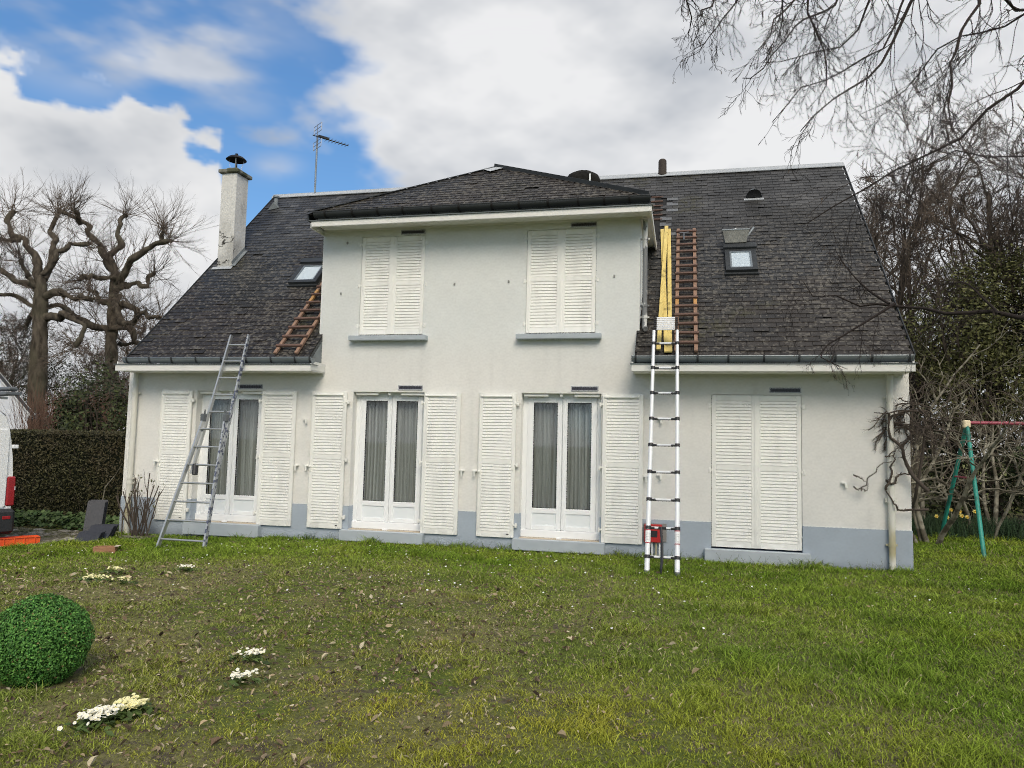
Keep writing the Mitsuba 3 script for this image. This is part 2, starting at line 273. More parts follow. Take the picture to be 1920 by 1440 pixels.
# ------------------------------------------------------------------ ground
def gz(x, y):
    x = np.asarray(x, float); y = np.asarray(y, float)
    return -.085*ss(-2.5, -6.5, x)-.17*ss(-6.7, -8.3, x)*ss(-5, -2.5, y)
def lawn_z(x, y):
    x, y = np.broadcast_arrays(np.asarray(x, float), np.asarray(y, float))
    q = np.stack([x, y, 0*x], -1)
    b = .07*(meshkit.fbm(q*1.3, 3, 4)-.5)+.03*(meshkit.fbm(q*5, 2, 5)-.5)
    return gz(x, y)+b*ss(-.05, -.6, y)*(np.abs(x) < 60)
def axis(lo, hi, step, far):
    a = np.arange(lo, hi+1e-6, step); g = []
    s, q = step, 0.
    while q < far: s *= 1.35; q += s; g.append(q)
    g = np.array(g); return np.r_[lo-g[::-1], a, hi+g]
gx, gy = axis(-12, 12, .15, 900), axis(-12, 9, .15, 900)
X, Y = np.meshgrid(gx, gy, indexing='ij'); Z = lawn_z(X, Y)
nx, ny = X.shape; I = (np.arange(nx-1)[:, None]*ny+np.arange(ny-1)[None]).ravel()
def m_soil(p, n, uv):
    a = fbm(p.x*1.1, p.y*1.1, 0, 4); b = fbm(p.x*14, p.y*14, 0, 3); c = fbm(p.x*60, p.y*60, 0, 2)
    col = mix((.070, .092, .020), (.120, .115, .050), smoothstep(.35, .65, a))
    return mix(col, (.075, .065, .045), smoothstep(.55, .75, b))*(.55+.9*c)
mat('soil', m_soil, .95, spec=.1)
put('ground', (np.stack([X, Y, Z], -1).reshape(-1, 3), np.stack([I, I+ny, I+ny+1, I+1], 1)), 'soil', smooth=True, kind='structure')

# mossy cobbled drive on the left, stones as loose stuff
dp = Polygon([(-14, -3.6), (-7.55, -2.35), (-6.95, -1.0), (-6.95, .1), (-7.2, .95), (-9, 1.15), (-14, 1.3)])
gxx, gyy = np.meshgrid(np.arange(-14, -6.8, .12), np.arange(-3.7, 1.4, .12), indexing='ij')
import shapely
inside = shapely.contains_xy(dp, gxx, gyy)
ok = inside[:-1, :-1] & inside[1:, 1:] & inside[1:, :-1] & inside[:-1, 1:]
J = (np.arange(gxx.shape[0]-1)[:, None]*gxx.shape[1]+np.arange(gxx.shape[1]-1)[None])[ok]
w_ = gxx.shape[1]
mat('drive_soil', lambda p, n, uv: mix((.11, .10, .075), (.055, .060, .022), smoothstep(.4, .6, fbm(p.x*1.8, p.y*2.6, 0, 4)))*(.6+.8*fbm(p.x*40, p.y*40, 0, 2)), .95, spec=.1)
put('driveway', (np.stack([gxx, gyy, lawn_z(gxx, gyy)+.006], -1).reshape(-1, 3), np.stack([J, J+w_, J+w_+1, J+1], 1)), 'drive_soil', smooth=True, kind='structure')
mat('drive_stone', lambda p, n, uv: mix((.23, .215, .185), (.09, .088, .05), smoothstep(.35, .6, fbm(p.x*5, p.y*5, 0, 3)))*(.7+.6*cell_rand(p.x*9, p.y*9)), .9, spec=.15)
ms = MB(); base = trimesh.creation.icosphere(subdivisions=1, radius=1.)
k = 0
while k < 1500:
    x, y = rng.uniform(-13, -6.95), rng.uniform(-3.4, 1.1)
    if not shapely.contains_xy(dp, x, y): continue
    if meshkit.fbm(np.array([x*.8, y*1.6, 3.]), 2, 3) < .46: k += .4; continue
    s = rng.uniform(.025, .06); k += 1
    v = base.vertices*V(s*rng.uniform(.8, 1.5), s, s*.45); a = rng.uniform(0, 3.1); c, q = math.cos(a), math.sin(a)
    ms.add(np.stack([v[:, 0]*c-v[:, 1]*q+x, v[:, 0]*q+v[:, 1]*c+y, v[:, 2]+float(lawn_z(x, y))+.008], 1), base.faces)
put('driveway_stones', ms, 'drive_stone', smooth=60, label='pale flat stones of the mossy driveway beside the hedge', cat='stones', kind='stuff')

# ------------------------------------------------------------------ house
H = thing('house', 'white rendered house with grey blue base, dark slate roof and a central two storey bay', 'house')
XL, XR, BL, BR = -6.94, 5.746, -3.294, 2.01
ZS, ZT, ZP, UB, UT = .19, 2.425, .56, 3.347, 5.02
OPEN = [(-5.555, -4.285), (-2.635, -1.395), (.20, 1.445)]
CLOSED = (3.07, 4.326); UPPER = [(-2.59, -1.471), (.233, 1.338)]
YE, ZE, YR, ZR = -.45, 2.93, 3.92, 7.22
EU = unit((0, YR-YE, ZR-ZE)); NR = V(0, -EU[2], EU[1]); LR = math.hypot(YR-YE, ZR-ZE); EX = V(1, 0, 0)
def rp(x, v, h=0.): return V(x, YE, ZE)+EU*v+NR*h
def v_of(y): return (y-YE)/EU[1]

front = sbox(XL, ZP, XR, 2.86).union(sbox(BL, 2.5, BR, 5.21))
for a, b in OPEN+[CLOSED]: front = front.difference(sbox(a, ZS-.01, b, ZT))
for a, b in UPPER: front = front.difference(sbox(a, UB, b, UT))
w = MB().extr(front, XZ(0.), .30)
put('wall', w, 'wall_render', H)
low = sbox(XL-.008, -.45, XR+.008, ZP)
for a, b in OPEN+[CLOSED]: low = low.difference(sbox(a, ZS-.01, b, 1.))
put('plinth', MB().extr(low, XZ(-.012), .30), 'plinth_paint', H, label='grey blue painted base of the wall')
gab = Polygon([(.3, -.45), (8.0, -.45), (8.0, 2.75), (YR, 6.93), (.3, 3.42)])
put('side_wall', MB().extr(gab, YZ(-6.58), .25).box(-6.94, -6.58, .3, .6, -.45, 2.86), 'wall_render', H)
put('side_wall', MB().extr(gab, YZ(XR-.30), .25), 'wall_render', H)
put('rear_wall', MB().box(-6.33, XR-.3, 7.7, 8.0, -.45, 2.75), 'wall_render', H)
for x0, x1 in ((BL, BL+.2), (BR-.2, BR)):
    put('bay_side_wall', MB().extr(Polygon([(.3, 3.3), (.3, 5.21), (1.95, 5.21), (1.85, 5.05)]), YZ(x0), .2), 'wall_render', H)
# rooms behind the glass
put('room_lining', MB().box(-6.3, 5.4, 2.6, 2.7, -.2, 2.7).box(-6.3, 5.4, .31, 2.6, 2.66, 2.72).box(-6.3, 5.4, .31, 2.6, -.05, .12), 'room_dark', H)

# roof decks
ROOF = H+'__roof'
EL, ER, V0 = BL+.06, BR-.04, v_of(-.01); GL_, GR_ = BL+.14, BR-.08
cut = Polygon([(-6.60, 0), (EL, 0), (EL, V0), (BL, V0), (BL, v_of(1.80)), (BR, v_of(1.80)), (BR, V0), (ER, V0), (ER, 0), (5.66, 0), (5.66, LR), (-6.60, LR)])
def roofmap(u, v, w): return rp(0, 0)[None]+u[:, None]*EX+v[:, None]*EU-(w[:, None]+.004)*NR
d = MB().extr(cut, roofmap, .07)
EB = unit((0, -1, (ZR-ZE)/(YR-YE)))
d.bar(rp(-.47, LR, -.03)+V(0, .01, 0), V(-.47, 8.3, ZE-.03), 12.26, .07, up=(0, .7, .7))
put('roof', d, 'deck_dark', H)
RNG = np.random.default_rng(5)
SL = []     # (8 corners, r1, r2)
EXPO, SW = .1155, .222
def slates(O, ex, eu, n, L, xr, skip=None, fresh=None, va=-1., vb=99.):
    rows = int(L/EXPO)
    for i in range(rows+1):
        v = i*EXPO
        if not va <= v < vb: continue
        lo, hi = xr(min(v+.05, L)); xs = np.arange(math.floor(lo/SW)*SW+(i % 2)*SW/2-SW, hi+SW, SW)
        a = np.clip(xs+.0035, lo, hi); b = np.clip(xs+SW-.0035, lo, hi); good = b-a > .03; a, b = a[good], b[good]
        if not len(a): continue
        m = len(a); cen = O+((a+b)/2)[:, None]*ex+(v+.05)*eu
        keep = np.ones(m, bool) if skip is None else ~skip(cen)
        keep &= RNG.random(m) > .0025
        rot = RNG.normal(size=m)*.010+(RNG.random(m) < .012)*RNG.normal(size=m)*.10; lift = RNG.random(m)*.005+(RNG.random(m) < .05)*.010; slip = RNG.normal(size=m)*.004-(RNG.random(m) < .008)*.05
        r1, r2 = RNG.random(m), RNG.random(m)*.98
        if fresh is not None: r2 = np.where(fresh(cen) & (RNG.random(m) < .45), .995, r2)
        l = min(EXPO+.035, L-v+.02) if v+EXPO+.035 > L else EXPO+.035
        for j in np.nonzero(keep)[0]:
            c = []
            for q in (0, 1):
                for dx in (-.5, .5):
                    for h in (0, 1):
                        ww = (b[j]-a[j])*dx; vv = v+slip[j]+q*l+ww*rot[j]
                        hh = (.010+lift[j]*.8 if q == 0 else .002)+h*.006
                        c.append(O+((a[j]+b[j])/2+ww)*ex+vv*eu+hh*n)
            SL.append((np.array(c), r1[j], r2[j]))
AX, AY, AZ, EZ = -.60, 1.0, 6.46, 5.30     # bay roof apex, its eave height
def bayz(x, y): return np.where(np.abs(x-AX) < 2.78, np.minimum(AZ-(AZ-EZ)/2.75*np.abs(x-AX), EZ+(AZ-EZ)/1.5*(y+.5)), -9)
def under_bay(c):
    x, y, z = c.T
    return ((bayz(x, y) > z) & (z > 5.28)) | ((x > 2.02) & (x < 2.26) & (y > 1.95) & (y < 3.28))
FR = lambda c: (c[:, 0] > 2.24) & (c[:, 0] < 2.47) & (c[:, 1] > 1.9) & (c[:, 1] < 3.15)
slates(rp(0, 0), EX, EU, NR, LR-.05, lambda v: (-6.63, EL if v < V0+.04 else BL), None, None, -1, v_of(1.8)); slates(rp(0, 0), EX, EU, NR, LR-.05, lambda v: (ER if v < V0+.04 else BR, 5.69), under_bay, FR, -1, v_of(1.8))
slates(rp(0, 0), EX, EU, NR, LR-.05, lambda v: (-6.63, 5.69), under_bay, FR, v_of(1.8), 99)
bu = unit((0, 1.5, AZ-EZ)); bn = V(0, -bu[2], bu[1]); BLn = math.hypot(1.5, AZ-EZ)
slates(V(AX, -.5, EZ), EX, bu, bn, BLn-.02, lambda v: (-2.75*(1-v/BLn), 2.75*(1-v/BLn)))
n_front = len(SL)
for sg in (-1, 1):
    su = unit((-sg*2.75, 0, AZ-EZ)); sn = unit((sg*(AZ-EZ), 0, 2.75)); sl = math.hypot(2.75, AZ-EZ)
    def yr(v, sl=sl): zz = EZ+(AZ-EZ)*v/sl; return (-.5+1.5*v/sl, (zz-ZE)/((ZR-ZE)/(YR-YE))+YE-.02)
    slates(V(AX+sg*2.75, 0, EZ), V(0, 1, 0), su, sn, sl-.02, yr)
bu2 = V(0, -EU[1], EU[2])
slates(V(0, 2*YR-YE, ZE), EX, bu2, V(0, EU[2], EU[1]), LR-.05, lambda v: (-6.63, 5.69))
SF = np.array([[0,1,3],[0,3,2],[0,4,5],[0,5,1],[2,3,7],[2,7,6],[1,5,7],[1,7,3],[4,6,7],[4,7,5],[0,2,6],[0,6,4]])
dist = np.array([np.linalg.norm(s[0].mean(0)-CAM) if i < n_front else 99 for i, s in enumerate(SL)])
order = np.argsort(dist); near_ = order[:300]; rest = order[300:]
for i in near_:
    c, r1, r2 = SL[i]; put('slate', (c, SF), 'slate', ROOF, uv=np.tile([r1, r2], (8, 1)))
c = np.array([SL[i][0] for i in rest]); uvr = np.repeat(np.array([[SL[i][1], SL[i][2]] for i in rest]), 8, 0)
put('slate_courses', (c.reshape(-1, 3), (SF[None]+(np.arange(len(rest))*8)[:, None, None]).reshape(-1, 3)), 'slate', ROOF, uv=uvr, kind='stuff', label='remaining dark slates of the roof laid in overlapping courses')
for k in range(6):    # bare battens where slates are off beside the bay
    v = v_of(2.55)+k*.185
    put('batten', MB().bar(rp(2.03, v, .014), rp(2.26, v, .014), .028, .02, up=NR), 'lath_wood', ROOF)
# bay roof
bd = MB().add([V(AX-2.75, -.5, EZ-.01), V(AX+2.75, -.5, EZ-.01), V(AX, AY, AZ-.01), V(AX, 3.12, AZ-.01), V(AX-2.75, 1.94, EZ-.01), V(AX+2.75, 1.94, EZ-.01)],
            [[0, 1, 2], [0, 2, 3], [0, 3, 4], [1, 5, 3], [1, 3, 2]])
put('bay_roof', bd, 'deck_dark', H)
hm = MB()
for sg in (-1, 1):
    p, q = V(AX+sg*2.75, -.5, EZ+.028), V(AX, AY, AZ+.028)
    hm.bar(p, q, .11, .012, up=unit(np.cross(q-p, V(sg, 0, 0))+V(0, 0, 2)))
hm.bar(V(AX, AY, AZ+.02), V(AX, 3.2, AZ+.02), .18, .014)
put('hip_strip', hm, 'dark_zinc', H+'__bay_roof')
put('apex_cap', MB().add([V(AX-.20, .90, AZ-.035), V(AX+.20, .90, AZ-.035), V(AX, .72, AZ-.155), V(AX, 1.06, AZ+.075), V(AX-.1, 1.2, AZ+.03), V(AX+.1, 1.2, AZ+.03)], [[0, 2, 1], [0, 1, 3], [0, 3, 4], [1, 5, 3]]), 'pale_zinc', H+'__bay_roof', label='pale zinc cap on the tip of the bay roof')
# ridge and verges
put('ridge_cap', MB().extr(Polygon([(YR-.095, ZR-.028), (YR-.012, ZR+.060), (YR-.008, ZR+.072), (YR+.008, ZR+.072), (YR+.012, ZR+.060), (YR+.095, ZR-.028), (YR+.09, ZR-.040), (YR, ZR+.05), (YR-.09, ZR-.040)]), YZ(-6.66), 12.36), 'pale_zinc', H)
for x in (-6.645, 5.705):
    put('verge_strip', MB().bar(rp(x, 0, -.01), rp(x, LR, -.01), .014, .075, up=NR), 'dark_zinc', H)
# eaves
def eave(x0, x1, ends):
    put('fascia', MB().cbox(x0, x1, -.525, -.495, 2.715, 2.822, .004), 'fascia_paint', H)
    put('soffit', MB().box(x0+.01, x1-.01, -.495, -.003, 2.722, 2.740), 'fascia_paint', H)
    put('soffit_bead', MB().box(x0+.02, x1-.02, -.03, -.003, 2.69, 2.721), 'fascia_paint', H)
    for x in ends: put('eave_end', MB().box(x-.012, x+.012, -.493, -.004, 2.741, 2.88), 'fascia_paint', H)
    put('drip_edge', MB().box(x0-.02, x1+.02, -.548, -.30, 2.824, 2.832), 'lead', H)
eave(-6.80, GL_, (-6.785, GL_-.014)); eave(GR_, 5.69, (5.675, GR_+.014))
for x in (EL-.012, ER): put('eave_cheek', MB().extr(Polygon([(-.43, 2.86), (-.003, 2.86), (-.003, 3.34), (-.43, 2.93)]), YZ(x), .012), 'lead', H)
def half_ring(y, z, r, t, a0=180, a1=362):
    a = np.radians(np.linspace(a0, a1, 15)); o = np.stack([y+r*np.cos(a), z+r*np.sin(a)], 1); i = np.stack([y+(r-t)*np.cos(a), z+(r-t)*np.sin(a)], 1)
    return Polygon(np.vstack([o, i[::-1]]))
def gutter(x0, x1, y, z, r, brs, m, mb_):
    g = MB().extr(half_ring(y, z, r, .006), YZ(x0), x1-x0)
    g.tube([(x0, y-r+.004, z+.002), (x1, y-r+.004, z+.002)], .011, 8)
    for x in (x0, x1): g.extr(half_ring(y, z, r, r-.004), YZ(x-.003), .006)
    k = put('gutter', g, m, H, smooth=40)
    for x in brs: put('gutter_bracket', MB().extr(half_ring(y, z, r+.010, .012), YZ(x-.014), .028).box(x-.014, x+.014, y-r-.010, y-r+.02, z, z+.014), mb_, k)
gutter(-6.66, GL_, -.455, 2.93, .082, [-6.58, -6.135, -5.705, -5.242, -4.766, -4.308, -3.858, -3.431, -3.17], 'zinc', 'dark_zinc')
gutter(GR_, 5.675, -.455, 2.93, .082, [1.99, 2.861, 3.283, 3.761, 4.225, 4.69, 5.154, 5.62], 'zinc', 'dark_zinc')
put('fascia', MB().cbox(-3.262, 2.20, -.505, -.475, 5.080, 5.172, .004), 'fascia_paint', H)
for x0, x1 in ((2.170, 2.198), (-3.326, -3.298)): put('fascia', MB().cbox(x0, x1, -.474 if x0 > 0 else -.42, 1.80, 5.080, 5.172, .004), 'fascia_paint', H)
put('soffit', MB().box(-3.25, 2.169, -.475, -.004, 5.150, 5.166), 'fascia_paint', H)
put('soffit_bead', MB().box(BL, BR, -.035, -.004, 5.125, 5.149), 'fascia_paint', H)
put('soffit', MB().box(BR+.004, 2.169, -.003, 1.78, 5.150, 5.166), 'fascia_paint', H)
put('soffit_bead', MB().box(BR+.004, BR+.03, -.03, 1.76, 5.125, 5.149), 'fascia_paint', H)
put('drip_edge', MB().box(-3.30, 2.22, -.53, -.30, 5.174, 5.182), 'lead', H)
put('gutter_board', MB().box(-3.2, 2.17, -.40, -.385, 5.183, 5.27), 'lead', H)
gutter(-3.225, 2.176, -.46, 5.315, .078, [-3.022, -2.547, -2.112, -1.685, -1.2, -.756, -.226, .202, .653, 1.111, 1.503, 1.875], 'dark_zinc', 'soot_metal')
put('eave_edge', MB().box(2.14, 2.17, -.45, 1.86, 5.20, 5.30).box(-3.37, -3.34, -.45, 1.86, 5.20, 5.30), 'dark_zinc', H)
for x in (BR+.05, BL-.05): put('flashing', MB().bar(rp(x, v_of(-.05), .025), rp(x, v_of(1.9), .025), .05, .01, up=NR), 'slate', H)
# downpipes
def pipe(x, y, z0, z1, r, joints, m='pipe_paint', shoe=False, **l):
    p = [(x, y, z1), (x, y, z0)]
    mb = MB().tube(p if not shoe else [(x, y, z1), (x, y, z0+.12), (x, y-.02, z0+.05), (x+.02, y-.10, z0)], r, 14)
    k = put('downpipe', mb, m, H, smooth=50, **l)
    for z in joints: put('pipe_collar', MB().tube([(x, y, z-.022), (x, y, z+.022)], r+.008, 14).box(x-r-.03, x+r+.03, y+r*.3, y+r+.02, z-.012, z+.012), m, k, smooth=50)
pipe(5.475, -.075, -.06, 2.735, .043, (2.40, .99, .955, .36)); pipe(-6.74, -.075, -.15, 2.735, .045, (2.37, .88, .80))
pipe(2.085, .02, 3.40, 5.115, .038, (4.82, 3.78, 3.6), 'peeling_pipe', True, label='peeling white downpipe on the side of the bay')

# shutters
SLAT = {}
def leaf(x0, x1, z0, z1, y, hinge, single_slats, hinges=True, **l):
    W, Hh = x1-x0, z1-z0; st, tr, mr = .062, .085, .075
    f = MB(); t = .034
    f.cbox(0, st, 0, t, 0, Hh, .004).cbox(W-st, W, 0, t, 0, Hh, .004)
    f.box(st, W-st, .002, t-.002, 0, tr).box(st, W-st, .002, t-.002, Hh-tr, Hh); zm = Hh*.52
    f.box(st, W-st, .002, t-.002, zm-mr/2, zm+mr/2).box(st, W-st, .0265, .031, tr, Hh-tr)
    key = uniq(H+'__shutter'); scene[key] = mikit.ply(f.vf(), 'shutter_paint'); tw = T().translate([x0, y, z0]); scene[key]['to_world'] = tw
    if l: lab(key, **l)
    sw = W-2*st
    zs = []
    for a, b in ((tr, zm-mr/2), (zm+mr/2, Hh-tr)):
        n = int(round((b-a)/.0475)); p = (b-a)/n; zs += [(a+i*p, p) for i in range(n)]
    allm = MB()
    for z, p in zs:
        v = np.array([[st, .004, z+.0045], [st+sw, .004, z+.0045], [st, .026, z+.0045], [st+sw, .026, z+.0045], [st, .010, z+p-.0045], [st+sw, .010, z+p-.0045], [st, .026, z+p-.0045], [st+sw, .026, z+p-.0045]])
        ff = np.array([[0, 1, 5], [0, 5, 4], [0, 2, 3], [0, 3, 1], [4, 5, 7], [4, 7, 6], [0, 4, 6], [0, 6, 2], [1, 3, 7], [1, 7, 5]])
        if single_slats: put('slat', (v+V(x0, y, z0), ff), 'shutter_paint', key)
        else: allm.add(v+V(x0, y, z0), ff)
    if not single_slats: put('slats', allm, 'shutter_paint', key, kind='stuff')
    s = 1 if hinge > 0 else -1; xe = x1 if hinge > 0 else x0
    for fz in (.085, .5, .925):
        z = z0+Hh*fz
        put('hinge', MB().cbox(xe-.01 if s > 0 else xe-.055, xe+.055 if s > 0 else xe+.01, y-.012, y+.02, z-.012, z+.012, .004).cbox(xe+s*.035-.014, xe+s*.035+.014, y-.022, y+.03, z-.035, z+.03, .005)
            .cbox(xe-s*.035-.012, xe-s*.035+.012, y-.008, y+.002, z-.085, z+.085, .003), 'shutter_paint', key)
    return key
OP = [(-6.225, -5.619, 1, False), (-4.272, -3.637, -1, True), (-3.346, -2.727, 1, True), (-1.382, -.775, -1, True), (-.466, .129, 1, True), (1.473, 2.081, -1, True)]
for i, (a, b, hg, sg) in enumerate(OP):
    k = leaf(a, b, ZS+.0, ZT-.005, -.055, hg, sg)
    put('top_bar', MB().cbox(a+.02, b-.06, -.078, -.056, ZT-.07, ZT-.045, .006), 'shutter_paint', k)
    if hg > 0: put('latch_rod', MB().tube([(a+.016, -.062, ZS+.1), (a+.016, -.062, ZT-.1)], .006, 6).cbox(a+.004, a+.05, -.085, -.056, 1.17, 1.20, .004).cbox(a+.03, a+.04, -.08, -.056, 1.10, 1.20, .004), 'shutter_paint', k); put('maker_plate', MB().box(b-.115, b-.075, -.058, -.0555, ZS+.045, ZS+.058), 'black_plastic', k)
    xs = a-.05 if hg > 0 else b+.05
    put('shutter_stay', MB().cbox(xs-.035, xs+.035, -.06, .0, 1.18, 1.205, .005).cbox(xs-.01, xs+.012, -.085, -.06, 1.10, 1.20, .005), 'shutter_paint', H)
for a, b in UPPER:
    m = (a+b)/2; leaf(a+.006, m-.002, UB+.03, UT-.006, .012, -1, False); leaf(m+.002, b-.006, UB+.03, UT-.006, .012, 1, False)
    put('window_sill', MB().cbox(a-.12, b+.10, -.13, .0, UB-.085, UB-.004, .006), 'sill_paint', H)
    put('cover_strip', MB().cbox(m-.018, m+.018, .002, .011, UB+.03, UT-.006, .003), 'shutter_paint', H)
a, b = CLOSED; m = (a+b)/2
leaf(a+.006, m-.002, ZS+.02, ZT-.006, .012, -1, True); leaf(m+.002, b-.006, ZS+.02, ZT-.006, .012, 1, True)
put('cover_strip', MB().cbox(m-.018, m+.018, .002, .011, ZS+.02, ZT-.006, .003), 'shutter_paint', H)
for a, b, z0 in ((-5.60, -4.18, -.02), (-2.73, -1.315, .015), (.127, 1.533, .02), (2.975, 4.418, -.01)):
    put('door_step', MB().cbox(a, b, -.13, -.0125, z0, ZS-.004, .006), 'sill_paint', H)
for x, z in ((4.885, 1.19), (-3.46, 1.95), (2.33, 1.22), (2.33, 2.05)):
    put('wall_hook', MB().cbox(x-.045, x+.02, -.05, 0, z-.012, z+.012, .004).cbox(x, x+.03, -.06, -.03, z-.07, z-.01, .004), 'shutter_paint', H)
for x, z in ((-2.85, 4.93), (-.95, 4.18), (-.05, 4.20), (1.62, 4.24), (-2.93, 4.07)): put('wall_hook', MB().cbox(x-.012, x+.012, -.02, 0, z-.02, z+.02, .004), 'grey_box', H)
for a, b, z in ((-4.745, -4.30, 2.46), (-1.85, -1.43, 2.46), (.98, 1.40, 2.46), (3.885, 4.32, 2.455), (-1.90, -1.475, 5.032), (.93, 1.345, 5.035)):
    vg = put('air_vent', MB().box(a, b, -.012, .0, z, z+.014).box(a, b, -.012, .0, z+.062, z+.076).box(a, a+.014, -.012, .0, z+.014, z+.062).box(b-.014, b, -.012, .0, z+.014, z+.062), 'vent_frame', H)
    g = MB().box(a+.014, b-.014, -.003, .002, z+.014, z+.062)
    put('grille', g, 'vent_dark', vg)
    for i in range(8):
        x = a+.014+(b-a-.028)*(i+1)/9
        put('vent_bar', MB().box(x-.004, x+.004, -.008, -.0035, z+.014, z+.062), 'black_plastic', vg)
    put('vent_bar', MB().box(a+.014, b-.014, -.009, -.0035, z+.036, z+.040), 'black_plastic', vg)

# french windows
GL = []
for wi, (a, b) in enumerate(OPEN):
    W = b-a; fr = MB(); y0, y1 = .15, .21
    fr.cbox(a, a+.075, y0, y1, ZS+.04, ZT, .006).cbox(b-.075, b, y0, y1, ZS+.04, ZT, .006).box(a+.075, b-.075, y0+.002, y1, ZT-.06, ZT).cbox(a, b, y0-.03, y1, ZS+.005, ZS+.12, .008)
    fw = put('french_window', fr, 'white_pvc', H)
    put('threshold', MB().box(a+.002, b-.002, .003, .118, ZS-.05, ZS+.002).box(a+.002, b-.002, .12, .25, ZS-.05, ZS+.004), 'cream_stone', fw)
    for p, q, e in ((a+.03, a+.42, .035), (b-.42, b-.03, .035)): put('reveal_bar', MB().cbox(p, q, e, .075, ZT-.05, ZT-.012, .005), 'shutter_paint', fw)
    put('top_catch', MB().cbox((a+b)/2-.02, (a+b)/2+.02, .03, .06, ZT-.05, ZT, .005), 'shutter_paint', fw)
    put('floor_catch', MB().cbox((a+b)/2-.04, (a+b)/2+.04, .02, .06, ZS+.002, ZS+.03, .004), 'white_pvc', fw)
    mid = a+W*.507
    for s, (p, q) in enumerate(((a+.078, mid-.004), (mid+.004, b-.078))):
        gl0, gl1 = (p+.095, q-.075) if s == 0 else (p+.075, q-.085)
        sm = MB(); ys, ye = .140, .20
        sm.cbox(p, gl0, ys, ye, ZS+.125, ZT-.062, .006).cbox(gl1, q, ys, ye, ZS+.125, ZT-.062, .006)
        sm.box(gl0, gl1, ys+.002, ye, 2.288, ZT-.062).cbox(gl0-.002, gl1+.002, ys+.001, ye, .565, .645, .006).box(gl0, gl1, ys+.002, ye, ZS+.125, .375)
        sk = put('sash', sm, 'white_pvc', fw)
        put('panel', MB().box(gl0, gl1, ys+.018, ye-.01, .375, .565), 'panel_pvc', fw)
        put('pane', (np.array([[gl0, .172, .645], [gl1, .172, .645], [gl1, .172, 2.288], [gl0, .172, 2.288]]), [[0, 1, 2], [0, 2, 3]]), 'pane_glass', fw)
        put('glazing_gasket', MB().box(gl0, gl0+.007, .148, .170, .645, 2.288).box(gl1-.007, gl1, .148, .170, .645, 2.288).box(gl0, gl1, .148, .170, 2.281, 2.288).box(gl0, gl1, .148, .170, .645, .652), 'black_plastic', fw)
        # curtain
        n, mz = 90, 24; u = np.linspace(0, 1, n); uz = np.linspace(0, 1, mz); U, Zc = np.meshgrid(u, uz, indexing='ij')
        ph = rng.uniform(0, 6); drift = (U-.5)*.10*(1-Zc)*(1 if s else -1)
        xx = gl0-.07+(gl1-gl0+.14)*U+.02*np.sin(3*Zc+ph)*(1-Zc)+drift*.3
        yy = .30+.020*np.sin(2*math.pi*(7.3*U+.25*np.sin(5*U+ph)+.08*Zc)+ph)+.010*np.sin(2*math.pi*(16*U+.6*np.sin(3*U))+ph*2+.8*Zc)
        pts = np.stack([xx, yy, .22+2.16*Zc], -1).reshape(-1, 3); ii = (np.arange(n-1)[:, None]*mz+np.arange(mz-1)[None]).ravel()
        names = ('the window behind the aluminium ladder', 'the middle french window', 'the window nearest the white ladder')
        ck = put('curtain', (pts, np.stack([ii, ii+mz, ii+mz+1, ii+1], 1)), 'curtain_cloth', smooth=True)
        lab(ck, 'grey pleated net curtain behind the %s pane of %s' % (('left', 'right')[s], names[wi]), 'curtain', 'net curtains in the french windows')

# chimney, on the left verge
cx0, cx1, cy0, cy1 = -6.49, -6.15, 1.68, 2.10
ch = put('chimney', MB().cbox(cx0, cx1, cy0, cy1, 4.7, 6.97, .012), 'chimney_render', H, label='cracked white rendered chimney stack')
put('cap', MB().cbox(cx0-.055, cx1+.055, cy0-.055, cy1+.055, 6.972, 7.045, .012).cbox(cx0+.04, cx1-.04, cy0+.06, cy1-.06, 7.057, 7.11, .02), 'mossy_cap', ch)
put('apron', MB().bar(rp(cx0-.05, v_of(cy0)-.07, .034), rp(cx1+.05, v_of(cy0)-.07, .034), .09, .008, up=NR).box(cx0-.02, cx1+.02, cy0-.012, cy0-.002, 4.98, 5.04), 'pale_zinc', ch)
put('flashing', MB().bar(rp(cx1+.04, v_of(cy0), .034), rp(cx1+.04, v_of(cy1), .034), .08, .008, up=NR).bar(V(cx1+.005, cy0, 5.10), V(cx1+.005, cy1, 5.50), .09, .008, up=(1, 0, 0)), 'lead', ch)
cc = ((cx0+cx1)/2, (cy0+cy1)/2)
cw = put('cowl', MB().lathe([(.0, .40), (.07, .385), (.15, .35), (.205, .295), (.198, .29), (.14, .335), (.0, .37)], (cc[0], cc[1], 7.02), 28).lathe([(.025, .38), (.03, .43), (.0, .44)], (cc[0], cc[1], 7.02), 10), 'soot_metal', ch, smooth=50)
lg = MB()
for i in range(4):
    t = i*math.pi/2+.5; lg.bar((cc[0]+.10*math.cos(t), cc[1]+.10*math.sin(t), 7.10), (cc[0]+.155*math.cos(t), cc[1]+.155*math.sin(t), 7.36), .022, .006)
put('cowl_legs', lg, 'steel', ch)
